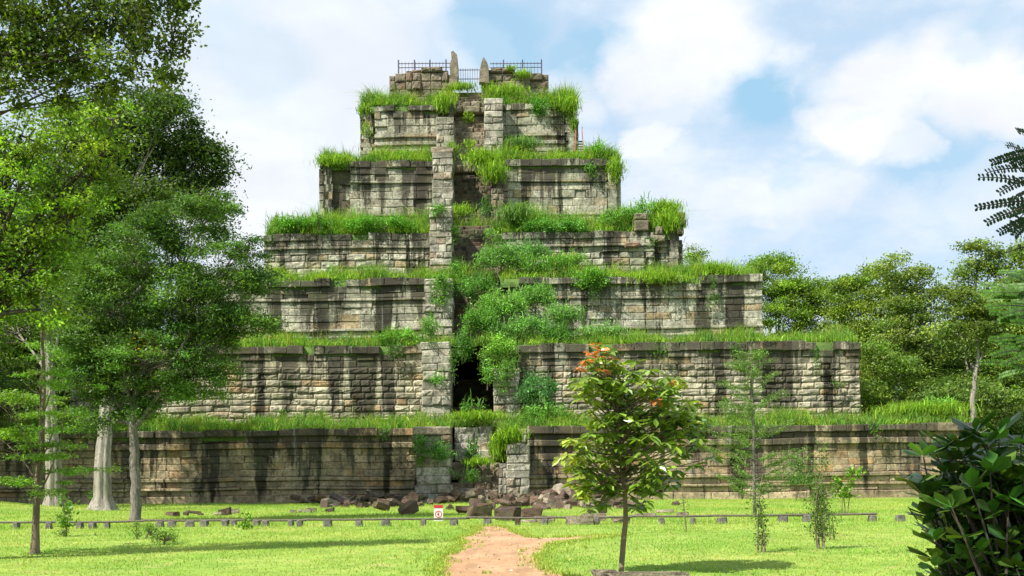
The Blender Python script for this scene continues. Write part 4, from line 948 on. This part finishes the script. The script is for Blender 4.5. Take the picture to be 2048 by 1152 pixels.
# side limb of the middle tree is part of its trunk; thin layered sapling at the left edge
dx_, dy_ = gp(68, 1106); LY = []
for py, r_, off in ((985,55,20),(965,85,-10),(940,75,70),(915,95,-5),(890,80,30),(860,95,0),(830,90,40),(800,85,-20),(770,75,50),(745,70,0),(715,55,30),(690,45,-10),(655,34,10)):
    LY.append(lob(80+off, py, r_*1.1, 6, dy_+rng.normal(0, .3), 7.0)); LY[-1] = LY[-1][:4]+(r_*.8*dy_/F,)+LY[-1][5:]
LY.append(lob(-10, 870, 90, 8, dy_, 5)); LY.append(lob(0, 790, 90, 8, dy_, 5)); LY.append(lob(-20,960,60,6,dy_,5))
tree('layered_tree', 'young tree with light green foliage in flat layers at the left edge', 'tree', (dx_, dy_, 0),
    [P3(75, 1000, dy_), P3(84, 880, dy_), P3(88, 760, dy_), P3(85, 650, dy_)], .085, LY, leaf=.075, dens=11, per=34, rc=.13, flat=.3, col=(.085, .19, .025), bark='bark_brown', asp=.38, up=.9, fork=.2, limb_r=.32, taper=.3, twigs=.7, inner=.15)
# bright canopy reaching in from the left
lx, ly = -7.9, 21.0
tree('broad_tree', 'bright green tree with dark crooked limbs reaching in at the left edge', 'tree', (lx-3.6, ly, 0),
    [(lx-3.4, ly, 2), (lx-3.2, ly, 4.2), (lx-2.8, ly, 5.5), (lx-2.3, ly, 7)], .33,
    [lob(40,270,90,46,ly,1),  lob(140,250,80,40,ly+.5,1), lob(230,240,50,34,ly,1), lob(40,380,70,50,ly-.5,1), lob(150,350,80,50,ly,1), lob(210,300,50,36,ly,1), lob(60,470,80,46,ly,1), lob(140,430,50,36,ly+.3,1), lob(20,560,60,50,ly,1), lob(110,540,50,36,ly,1), lob(-80,400,100,160,ly,1), lob(80,620,60,36,ly,1), lob(-60,620,80,60,ly,1), lob(120,480,60,40,ly,1), lob(60,330,60,50,ly,1), lob(10,300,60,50,ly,1), lob(170,400,50,40,ly,1), lob(60,560,60,40,ly,1)],
    leaf=.078, dens=12, per=46, rc=.17, flat=.6, col=(.070, .150, .016), bark='bark_dark', asp=.5, fork=.4, limb_r=.4, taper=.5, hue=.5, cvar=.35)
# overhead canopy, upper left
ny = 12.0
tree('overhanging_tree', 'dark leafy boughs hanging into the upper left corner of the view', 'tree', (-8.3, ny, 0),
    [(-8.1, ny, 2.5), (-7.8, ny, 4.5), (-7.2, ny, 6.2), (-6.6, ny, 7.4)], .28,
    [lob(60,20,110,60,ny,1), lob(200,30,90,56,ny+.4,1), lob(310,50,60,50,ny,1), lob(340,100,40,36,ny,1), lob(250,100,60,40,ny-.2,1), lob(120,110,70,36,ny,1), lob(30,130,50,46,ny,1), lob(300,150,46,30,ny,.8), lob(180,-60,160,60,ny,1), lob(20,-90,120,90,ny,1), lob(330,-30,50,50,ny,1), lob(-80,60,80,120,ny,1), lob(225,170,30,22,ny,.8), lob(20,60,60,60,ny,1), lob(100,70,60,50,ny,1), lob(160,70,60,50,ny,1), lob(240,50,60,50,ny,1), lob(60,110,60,50,ny,1), lob(180,130,50,30,ny,1), lob(350,20,30,40,ny,1), lob(20,190,40,26,ny,1), lob(110,160,40,26,ny,1), lob(355,60,26,26,ny,1),  lob(205,195,20,20,ny,.8), lob(345,150,22,18,ny,.8), lob(130,205,20,16,ny,.8), lob(-10,150,40,50,ny,1), lob(150,150,30,18,ny,1)],
    leaf=.050, dens=38, per=32, rc=.085, flat=.8, col=(.042, .082, .012), bark='bark_dark', asp=.62, up=.2, fork=.5, limb_r=.09, hue=.4, cvar=.35, twigs=.7)
# bare twigs belong to the same crown silhouette
# dark forest at the left behind
k = 0
FL = [(-37,75,24,'dark forest tree beyond the left end of the pyramid, nearest the wall'),(-39,89,27,'tall dark forest tree behind the left end of the second tier'),(-42,104,29,'forest tree deep behind the left canopy'),(-46,118,27,'furthest dark forest tree behind the left canopy'),(-47,92,26,'shaded forest tree at the far left margin'),(-43,62,20,'shaded forest tree outside the left end of the wall'),(-37.5,60.5,20,'unseen tree added to shade the left corner of the lowest wall'),(-42,58,27,'tall unseen tree added to shade the lowest wall from the left')]  # last two stand outside the frame, added to shade the wall's left end
src = None
for x, y, h, lb in FL:
    if src is None:
        lo = []
        for q in range(22):
            u = sph(1)[0]; lo.append((x+u[0]*4.6, y+u[1]*4.2, h*.50+u[2]*h*.42, 2.6, 2.5, 2.4))
        src = tree('forest_tree', lb, 'tree', (x, y, 0), [(x, y, h*.25), (x+.3, y, h*.5), (x, y+.3, h*.8)], .45, lo, leaf=.22, dens=1.9, per=80, rc=.65, flat=.5, col=(.045, .10, .02), group='forest trees left of the pyramid')
    else: copy_tree(src, (x, y, 0), rng.uniform(0, 6), (1.05, 1.05, h/24), lb)
# ------------------------------------------------------------------ trees on the right
def bgtree(label, base_px, Y_, lobes, col, **kw):
    x = (base_px-1024)*Y_/F; zt = max(l[2] for l in lobes)*.8
    a = dict(leaf=.21, dens=2.1, per=85, rc=.58, flat=.42, bark='bark_pale', fork=.3, limb_r=.5, taper=.4); a.update(kw)
    return tree('forest_tree', label, 'tree', (x, Y_, 0), [(x+.2, Y_, zt*.3), (x-.2, Y_, zt*.6), (x+.1, Y_, zt)], .32, lobes, group='forest trees right of the pyramid', col=tuple(np.array(col)*1.3), **a)
for x, y, h, lb in ((33,118,17,'mid green forest tree deep behind the round topped tree'),(42,124,18,'forest tree deep behind the yellowish green tree'),(52,122,19,'forest tree deep behind the open crowned tree'),(62,120,21,'forest tree deep behind the tallest tree at right'),(36,100,15,'shaded forest tree behind the right end of the second terrace'),(43,98,16,'shaded forest tree behind the open crowned tree'),(50,96,17,'shaded forest tree behind the slender pale trunk'),(38,82,11,'low shaded forest tree behind the right end of the first terrace'),(45,84,12,'low shaded forest tree at the right edge')):
    copy_tree(src, (x, y, 0), rng.uniform(0, 6), (1.05, 1.05, h/24), lb)['group'] = 'forest trees right of the pyramid'
bgtree('dense round topped tree rising just behind the right end of the third tier', 1560, 100, [lob(1545,560,55,44,100), lob(1590,600,60,44,99), lob(1640,590,60,30,100), lob(1570,640,60,40,98), lob(1650,640,60,36,99), lob(1545,530,44,14,103,2), lob(1640,700,60,40,100)], (.060, .125, .014))
bgtree('yellowish green tree in the middle of the right hand tree line', 1720, 92, [lob(1700,590,50,36,92), lob(1740,560,50,30,92), lob(1715,640,60,40,91), lob(1780,610,50,40,92), lob(1690,690,50,34,91), lob(1760,690,60,40,92)], (.066, .125, .016))
bgtree('open crowned tree with pale forked stems behind the right terrace end', 1818, 84, [lob(1790,540,30,24,84), lob(1830,560,40,30,84), lob(1800,600,50,30,84), lob(1850,620,50,36,84), lob(1790,670,54,36,83), lob(1860,690,54,40,84), lob(1770,740,50,36,83), lob(1840,760,54,36,84), lob(1760,790,50,24,83)], (.066, .12, .024))
bgtree('tallest tree of the right hand tree line with sparse upper branches', 1950, 80, [lob(1965,500,38,20,80), lob(1985,530,40,22,80), lob(1935,545,34,22,80), lob(1960,600,60,34,80), lob(1920,650,50,36,80), lob(1990,640,50,36,80), lob(1900,580,34,26,80), lob(1960,700,50,30,80)], (.064, .115, .024), dens=2.3, rc=.5)
bgtree('tree filling the right edge of the tree line', 2075, 78, [lob(2040,510,40,26,78), lob(2060,570,50,36,78), lob(2030,700,50,40,78), lob(2070,640,60,50,78), lob(2000,760,60,40,78), lob(2060,770,60,50,78), lob(2100,560,60,60,78)], (.070, .125, .02))
bgtree('low leafy tree beside the right end of the second tier', 1790, 76, [lob(1745,720,26,50,76), lob(1760,790,30,30,76), lob(1800,745,40,30,77), lob(1740,780,20,30,75)], (.06, .12, .02), dens=2.6)
bgtree('small distant tree crown peeping above the fourth terrace corner', 1387, 125, [lob(1385,505,20,12,125), lob(1380,520,22,14,125), lob(1395,530,16,12,124)], (.06, .12, .025), dens=1.5)
bgtree('bushy undergrowth tree behind the right end of the first tier', 1900, 72, [lob(1890,800,60,30,74), lob(1960,790,50,40,74), lob(2020,830,60,50,73), lob(1990,900,50,60,72), lob(2040,900,50,60,71), lob(2000,970,60,40,70), lob(2070,980,60,60,70)], (.05, .10, .02), dens=2.2)
x, y = (1948-1024)*67.0/F, 67.0
tree('slender_tree', 'slender tree with a straight pale trunk rising behind the right end of the first terrace', 'tree', (x, y, 2.0), [P3(1946, 800, y), P3(1952, 740, y), P3(1960, 680, y)], .19, [lob(1955,640,60,30,y), lob(1920,670,40,24,y), lob(1990,690,40,24,y), lob(1930,610,40,24,y), lob(1990,630,40,30,y)], leaf=.2, dens=3, per=60, rc=.4, flat=.4, col=(.065, .12, .022), bark='bark_pale', rootflare=1.0)
# far wood closing the horizon
def far_wood():
    mb = MB(); n = 150000; ang = rng.uniform(-1.05, 1.05, n); rad = rng.uniform(150, 175, n); top = 15+3.5*np.sin(ang*23)+2.5*np.sin(ang*61+1)+1.5*np.sin(ang*140)
    z = top*rng.uniform(0, 1, n)**.6; C = np.stack([rad*np.sin(ang), rad*np.cos(ang), z], 1)
    C += rng.normal(0, .6, C.shape); leaves(mb, C, .9, (.05, .10, .022), .6, .3)
    tag(mb.build('distant_forest', M['leaf']), 'far belt of forest closing the horizon behind the pyramid', 'forest', kind='stuff')
far_wood()

# ------------------------------------------------------------------ young trees on the lawn
# foreground tree with red new leaves
ex, ey = gp(1240, 1147); W = []
tips = [(1195,715,'r'),(1170,720,'r'),(1215,705,'g'),(1185,760,'g'),(1225,760,'g'),(1260,745,'g'),(1160,790,'g'),(1180,830,'y'),(1210,810,'g'),(1245,800,'y'),(1290,760,'y'),(1320,745,'g'),(1355,770,'y'),(1375,800,'y'),(1340,800,'g'),(1310,800,'r'),(1300,830,'g'),(1345,830,'g'),(1385,810,'g'),(1400,850,'g'),(1410,835,'g'),(1395,880,'g'),(1365,835,'y'),(1200,735,'g'),(1215,722,'y'),(1182,748,'g'),(1235,738,'g'),(1207,765,'g'),(1165,770,'y'),(1330,765,'g'),(1150,930,'g'),(1165,945,'g'),(1350,960,'g'),(1385,865,'g'),(1350,860,'g'),(1150,880,'y'),(1135,910,'y'),(1170,900,'g'),(1200,870,'y'),(1215,920,'y'),(1180,940,'g'),(1150,955,'y'),(1165,980,'y'),(1200,970,'g'),(1230,850,'g'),(1260,850,'g'),(1235,890,'g'),(1270,880,'g'),(1300,870,'g'),(1330,885,'g'),(1290,920,'g'),(1320,930,'g'),(1255,930,'g'),(1300,960,'g'),(1320,985,'g'),(1275,975,'g'),(1230,975,'g'),(1195,1000,'g'),(1290,1000,'g'),(1240,820,'g'),(1200,850,'g'),(1265,820,'g'),(1175,865,'g'),(1205,740,'r'),(1190,690,'r'),(1340,780,'g'),(1280,790,'r'),(1310,855,'r'),(1180,705,'r'),(1200,700,'r'),(1230,715,'r'),(1345,765,'r'),(1160,735,'r'),(1220,780,'g'),(1250,775,'g')]
root = empty('young_broadleaf_tree', (ex, ey, 0)); tag(root, 'young broad leaved tree with red orange new leaves at its top, right foreground', 'tree')
tm = MB(); tr_px = [(1241,1150),(1247,1090),(1252,1040),(1250,990),(1243,940),(1240,880),(1236,820),(1225,770),(1210,730)]
trunk = np.array([P3(a, b, ey) for a, b in tr_px]); trunk[0][2] = -.1
t_ = np.linspace(0, 8, 33); fi = np.clip(t_.astype(int), 0, 7); pth = trunk[fi]*(1-(t_-fi)[:, None])+trunk[fi+1]*(t_-fi)[:, None]; pth[:, 1] += np.sin(t_*1.3)*.03
tube(tm, pth, np.linspace(.050, .012, 33), 9, wob=.05)
LM = MB(); colm = {'g': (.11, .20, .026), 'y': (.20, .29, .035), 'r': (.46, .16, .045)}
for px, py, kd in tips:
    for rep in range(3 if kd != 'r' else 1):
        c = P3(px+rng.normal(0, 8)*rep, py+rng.normal(0, 8)*rep, ey+rng.uniform(-.75, .75)*(1 if rep else .8))
        zmin = c[2]-.25; cand = np.where(pth[:, 2] < zmin)[0]; kk = cand[-1] if len(cand) and pth[cand[-1]][2] > 1.2 else 13
        kk = max(13, kk-rng.integers(0, 4)); br = curve(pth[kk], c, 6, -.08, .05); tube(tm, br, np.linspace(.016, .004, 6), 5)
        for q in range(2 if kd != 'r' else 1):
            cen = c if q == 0 else br[4]+rng.normal(0, .07, 3)
            m_ = rng.integers(6, 11); th = rng.uniform(0, 6.28)+np.arange(m_)*2.4
            dr = np.stack([np.cos(th), np.sin(th), rng.uniform(-.75, .25, m_)], 1); dr = unit(dr); ln = rng.uniform(.12, .23, m_)*(.75 if kd == 'r' else 1)
            a = dr; b = unit(np.cross(a, np.array([0, 0, 1.])+rng.normal(0, .35, (m_, 3)))); nn2 = np.cross(a, b)
            C0 = cen+dr*.015
            kcol = np.array(colm['g' if q and kd == 'r' else kd])[None]*np.exp(rng.normal(0, .28, m_))[:, None]*(1+rng.random((m_, 1))*np.array([[.5, .2, .1]]))
            fr = [(0, 0), (.25, .30), (.62, .42), (1, 0)]
            s = ln[:, None]; V = np.stack([C0, C0+a*s*.28+b*s*.17, C0+a*s*.68+b*s*.20, C0+a*s+nn2*0-np.array([0, 0, .12])*s, C0+a*s*.68-b*s*.20, C0+a*s*.28-b*s*.17, C0+a*s*.28-nn2*s*.05*np.sign(nn2[:, 2:3]), C0+a*s*.68-nn2*s*.05*np.sign(nn2[:, 2:3])], 1)
            idx = (np.arange(m_)*8)[:, None, None]; qq = np.array([[1, 2, 7, 6], [6, 7, 4, 5]]); tt = np.array([[0, 1, 6], [2, 3, 7], [0, 6, 5], [7, 3, 4]])
            LM.add(V.reshape(-1, 3), q=(qq[None]+idx).reshape(-1, 4), t=(tt[None]+idx).reshape(-1, 3), a=np.repeat(kcol, 8, 0))
tm.build('trunk', M['bark_brown'], root, origin=(ex, ey, 0), smooth=True); LM.build('crown', M['gloss'], root, origin=(ex, ey, 0))
# feathery sapling
fx, fy = gp(1510, 1035); FR = []
root = empty('feathery_tree', (fx, fy, 0)); tag(root, 'tall feathery sapling with sparse upswept tiers of fine leaves, right of centre', 'tree')
tm = MB(); LM = MB(); tk = np.array([P3(1510, 1037, fy), P3(1508, 960, fy), P3(1507, 860, fy), P3(1504, 760, fy), P3(1502, 695, fy)]); tk[0][2] = -.1
tt_ = np.linspace(0, 4, 21); fi = np.clip(tt_.astype(int), 0, 3); pt = tk[fi]*(1-(tt_-fi)[:, None])+tk[fi+1]*(tt_-fi)[:, None]; tube(tm, pt, np.linspace(.075, .012, 21), 8)
for q in range(95):
    f = rng.uniform(.18, .97); p0 = tk[0]*(0); k_ = f*20; a0 = pt[int(k_)]; L_ = (1.95*(1-f)**.55+.25)*rng.uniform(.6, 1.15); th = rng.uniform(0, 6.28)
    dr = np.array([math.cos(th), math.sin(th)*.8, rng.uniform(.12, .5)]); e = a0+dr*L_; br = curve(a0, e, 8, -.08, .03); tube(tm, br, np.linspace(.014, .003, 8), 4)
    m_ = int(170*L_); u = rng.uniform(.3, 1, m_)*6.99; ii = u.astype(int); C = br[ii]*(1-(u-ii))[:, None]+br[np.minimum(ii+1, 7)]*(u-ii)[:, None]+rng.normal(0, 1, (m_, 3))*np.array([.085, .085, .035])
    leaves(LM, C, .075, (.12, .22, .045), .35, .8)
tm.build('trunk', M['bark_grey'], root, origin=(fx, fy, 0)); LM.build('crown', M['leaf'], root, origin=(fx, fy, 0))
# thin leafy saplings
def sapling(px, py, top, label, stems=3, spread=.3, leaf=.06, col=(.075, .15, .02), lean=0.0, per=110, z_lo=.15, grp='thin saplings on the lawn', clus=.07):
    x, y = gp(px, py); H = P(px, top, y)[1]; z0 = float(gz(x, y)); root = empty('sapling', (x, y, z0)); tag(root, label, 'sapling', grp); tm, lm = MB(), MB()
    for q in range(stems):
        tx = x+rng.normal(0, spread*.5)+lean*q; ty_ = y+rng.normal(0, spread*.4); h = H*(1 if q == 0 else rng.uniform(.55, .95)); s0 = curve((x+rng.normal(0, .06), y+rng.normal(0, .06), z0-.08), (tx, ty_, h), 10, 0, .04); tube(tm, s0, np.linspace(.022, .006, 10), 5)
        for b in range(int(9*h)):
            k_ = rng.integers(2, 10); e = s0[k_]+np.array([rng.normal(0, .16), rng.normal(0, .16), rng.uniform(0, .2)])*min(1, spread*3); tube(tm, [s0[k_], e], [.006, .003], 3)
            m_ = rng.poisson(per/5); C = s0[k_]+(e-s0[k_])*rng.uniform(.2, 1.1, (m_, 1))+rng.normal(0, clus, (m_, 3)); C[:, 2] = np.maximum(C[:, 2], z0+z_lo); leaves(lm, C, leaf, col, .5, .4)
    tm.build('stem', M['bark_brown'], root, origin=(x, y, z0)); lm.build('foliage', M['leaf'], root, origin=(x, y, z0)); return root
sapling(1523, 1106, 950, 'two stemmed thin sapling nearest the feathery tree, right foreground', 3, .22)
sapling(1637, 1100, 905, 'tall thin sapling with a low side stem leaning right', 4, .25, per=130)
sapling(1642, 1072, 955, 'slim sapling standing behind the leaning one', 2, .25)
sapling(1690, 1032, 945, 'bright green broad leaved sapling near the rail at right', 3, .5, .16, (.12, .25, .02), per=100, z_lo=.7)
sapling(1362, 1062, 955, 'faint wispy sapling on the grass between the two young trees', 1, .15, .05, per=50)
sapling(1592, 1003, 930, 'small bushy sapling with twin stems close to the pyramid wall', 3, .9, .13, (.06, .15, .02), per=300, z_lo=1.0, clus=.25)
sapling(1665, 1080, 1010, 'short twiggy sapling between the leaning sapling and the bright one', 2, .25, per=60)
sapling(125, 1072, 992, 'small bright sapling beside the layered tree at left', 3, .5, .13, (.10, .22, .02), per=70, z_lo=.3)
sapling(492, 1062, 1028, 'knee high bright seedling on the left lawn', 3, .25, .12, (.12, .26, .02), per=70, z_lo=.06)
sapling(190, 1015, 985, 'little plant at the foot of the pale fluted trunk', 2, .4, .12, (.08, .2, .02), per=80)
for px, py, rx, ry, lb, c in ((330,1074,28,13,'low rounded clipped looking bush on the left lawn',(.085,.17,.018)),(300,1062,22,14,'greyish green bush beside the low rounded bush',(.075,.14,.03)),(272,1060,14,18,'small upright bush at the foot of the forked grey trunk',(.075,.15,.025)),(125,1062,14,10,'small tuft bush under the bright sapling at left',(.06,.13,.015))):
    x, y = gp(px, py+ry); l = lob(px, py, rx, ry, y, 1.0); shrub('low_bush', lb, [l], leaf=.05, dens=60, per=26, rc=.07, col=c, group='low bushes on the lawn')

# ------------------------------------------------------------------ dark glossy bush, lower right, close by
hy = 5.8; root = empty('glossy_bush', (2.9, hy, 0)); tag(root, 'large dark glossy leaved bush filling the lower right corner', 'bush'); tm, LM = MB(), MB()
tipsH = []
for q in range(300):
    px = rng.uniform(1868, 2180); e = ((px-1960)/175.)
    ytop = 892+abs(e)**2.0*260 if px < 1960 else 884+abs(e)*15
    py = ytop+abs(rng.normal(0, 1))*150 if q < 170 else ytop+rng.uniform(60, 330)
    if py > 1400: continue
    tipsH.append(P3(px, py, hy+rng.uniform(-.3, .9)))
for px, py in ((1835,905),(1860,900),(1825,960),(1835,985),(1860,1000),(1830,1045),(1880,940),(1855,1110),(1880,1040),(1880,885),(1900,880),(1940,855),(1985,860),(2030,880),(1960,870)): tipsH.append(P3(px+12, py+8, hy))
for c in tipsH:
    if c[2] < .3: continue
    b0 = np.array([2.95+rng.normal(0, .15), hy+rng.normal(0, .15), rng.uniform(0, .3)]); br = curve(b0, c, 7, .06, .05); tube(tm, br, np.linspace(.015, .004, 7), 5)
    for cen in (c, br[5]):
        m_ = rng.integers(4, 8); th = rng.uniform(0, 6.28)+np.arange(m_)*2.4; ax = unit(br[6]-br[4]); 
        dr = unit(np.stack([np.cos(th), np.sin(th), rng.uniform(-.5, .5, m_)], 1)+ax*.5); ln = rng.uniform(.09, .18, m_)[:, None]
        b = unit(np.cross(dr, np.array([0, 0, 1.])+rng.normal(0, .35, (m_, 3)))); nn2 = np.cross(dr, b); C0 = cen+dr*.01
        cl = np.array((.028, .085, .014))[None]*np.exp(rng.normal(0, .4, m_))[:, None]*(1+rng.random((m_, 1))**3*np.array([[2.2, .7, .2]]))
        V = np.stack([C0, C0+dr*ln*.35+b*ln*.17, C0+dr*ln*.72+b*ln*.24, C0+dr*ln-nn2*ln*.05, C0+dr*ln*.72-b*ln*.24, C0+dr*ln*.35-b*ln*.17, C0+dr*ln*.35-nn2*ln*.04, C0+dr*ln*.72-nn2*ln*.04], 1)
        idx = (np.arange(m_)*8)[:, None, None]; qq = np.array([[1, 2, 7, 6], [6, 7, 4, 5]]); tt = np.array([[0, 1, 6], [2, 3, 7], [0, 6, 5], [7, 3, 4]])
        LM.add(V.reshape(-1, 3), q=(qq[None]+idx).reshape(-1, 4), t=(tt[None]+idx).reshape(-1, 3), a=np.repeat(cl, 8, 0))
tm.build('stem', M['bark_dark'], root, origin=(2.9, hy, 0)); LM.build('foliage', M['gloss'], root, origin=(2.9, hy, 0))
x, y = gp(2025, 1005); shrub('bright_bush', 'lime green broad leaved bush glimpsed behind the dark bush at the right edge', [lob(2030, 985, 26, 22, y, 1)], leaf=.28, dens=9, per=12, rc=.2, col=(.20, .32, .02), hue=.2)

# ------------------------------------------------------------------ pinnate boughs, right edge: a tree whose trunk stands outside the view
rx_, ry_ = 10.5, 9.0; root = empty('pinnate_tree', (rx_, ry_, 0)); tag(root, 'tree with dark pinnate fronds poking in from the right edge of the view', 'tree'); tm, LM = MB(), MB()
tube(tm, [(rx_, ry_, -.1), (rx_-.1, ry_, 2.5), (rx_-.3, ry_-.2, 4.5), (rx_-.8, ry_-.8, 6.4)], [.22, .19, .16, .10], 10)
def frond(p0, p1, m_, leaf, col=(.022, .05, .018)):
    br = curve(p0, p1, 10, .08, .02); tube(tm, br, np.linspace(.008, .003, 10), 4); ax = unit(br[-1]-br[0]); sd = unit(np.cross(ax, np.array([0, -1, .35])))
    for u in np.linspace(.12, 1, m_):
        k_ = min(int(u*9), 8); f = u*9-k_; c = br[k_]*(1-f)+br[k_+1]*f
        for sgn in (-1, 1):
            a = unit(sd*sgn+ax*.45+rng.normal(0, .08, 3)); n_ = unit(np.cross(a, ax)+rng.normal(0, .15, 3)); b = unit(np.cross(n_, a)); s = leaf*(1-.35*abs(u-.45))
            V = np.array([c, c+a*s*.28+b*s*.24, c+a*s*.72+b*s*.29, c+a*s, c+a*s*.72-b*s*.29, c+a*s*.28-b*s*.24])
            LM.add(V, q=[(0, 1, 2, 5), (2, 3, 4, 5)], a=np.array(col)*math.exp(rng.normal(0, .2)))
fy_ = 7.0; hubA = P3(2140, 380, 7.2); tube(tm, curve(hubA, (rx_-.2, ry_-.2, 4.4), 8, .05, .03), np.linspace(.014, .06, 8), 6)
for q in range(26):
    a = hubA+rng.normal(0, .25, 3)*np.array([1, 1, .35])+np.array([.35, .1, -.08]); frond(a, a+np.array([rng.normal(0, .3), rng.normal(0, .3), -abs(rng.normal(0, .15))]), 12, .045)
for (a, b) in (((2075,300),(1985,325)),((2080,340),(1975,345)),((2085,380),(1960,355)),((2080,400),(1955,415)),((2075,410),(1975,445)),((2085,430),(2000,465)),((2070,280),(2035,262)),((2085,350),(2000,385)),((2075,320),(2010,290)),((2080,420),(2030,470)),((2090,370),(2020,400)),((2085,310),(2025,330))):
    q0, q1 = P3(a[0], a[1], fy_+rng.normal(0, .15)), P3(b[0], b[1], fy_+rng.normal(0, .15)); frond(q0, q1, 14, .042)
    tube(tm, curve(q0, hubA+rng.normal(0, .08, 3), 4, .03, .02), np.linspace(.005, .010, 4), 4)
my = 14.0; hubB = P3(2130, 640, 14.0); tube(tm, curve(hubB, (rx_-.1, ry_, 3.4), 8, .05, .03), np.linspace(.02, .07, 8), 6)
for q in range(46):
    a = (rng.uniform(2040, 2120), rng.uniform(540, 740)); b = (a[0]-rng.uniform(45, 100), a[1]+rng.uniform(-25, 30)); q0, q1 = P3(*a, my), P3(*b, my+rng.normal(0, .3)); frond(q0, q1, 22, .06, (.075, .165, .022))
    if q % 2 == 0: tube(tm, curve(q0, hubB, 4, .03, .02), np.linspace(.006, .014, 4), 4)
# high crown above the camera, outside the view: it shades the foreground bush as in the photograph
n = 9000; u = sph(n)*rng.uniform(.2, 1, n)[:, None]**.5; C = np.array([2.2, 4.4, 7.4])+u*np.array([4.6, 3.0, 1.1]); C = C[C[:, 2] > EYE+.5*np.maximum(C[:, 1], 0)+.35]
leaves(LM, C, .22, (.04, .09, .018), .5, .8)
for q in range(9): tube(tm, curve((rx_-.8, ry_-.8, 6.3), (2.2+rng.normal(0, 2.2), 4.2+rng.normal(0, 1.2), 7.6), 6, .05, .05), np.linspace(.06, .015, 6), 5)
tm.build('trunk', M['bark_dark'], root, origin=(rx_, ry_, 0)); LM.build('crown', M['leaf'], root, origin=(rx_, ry_, 0))
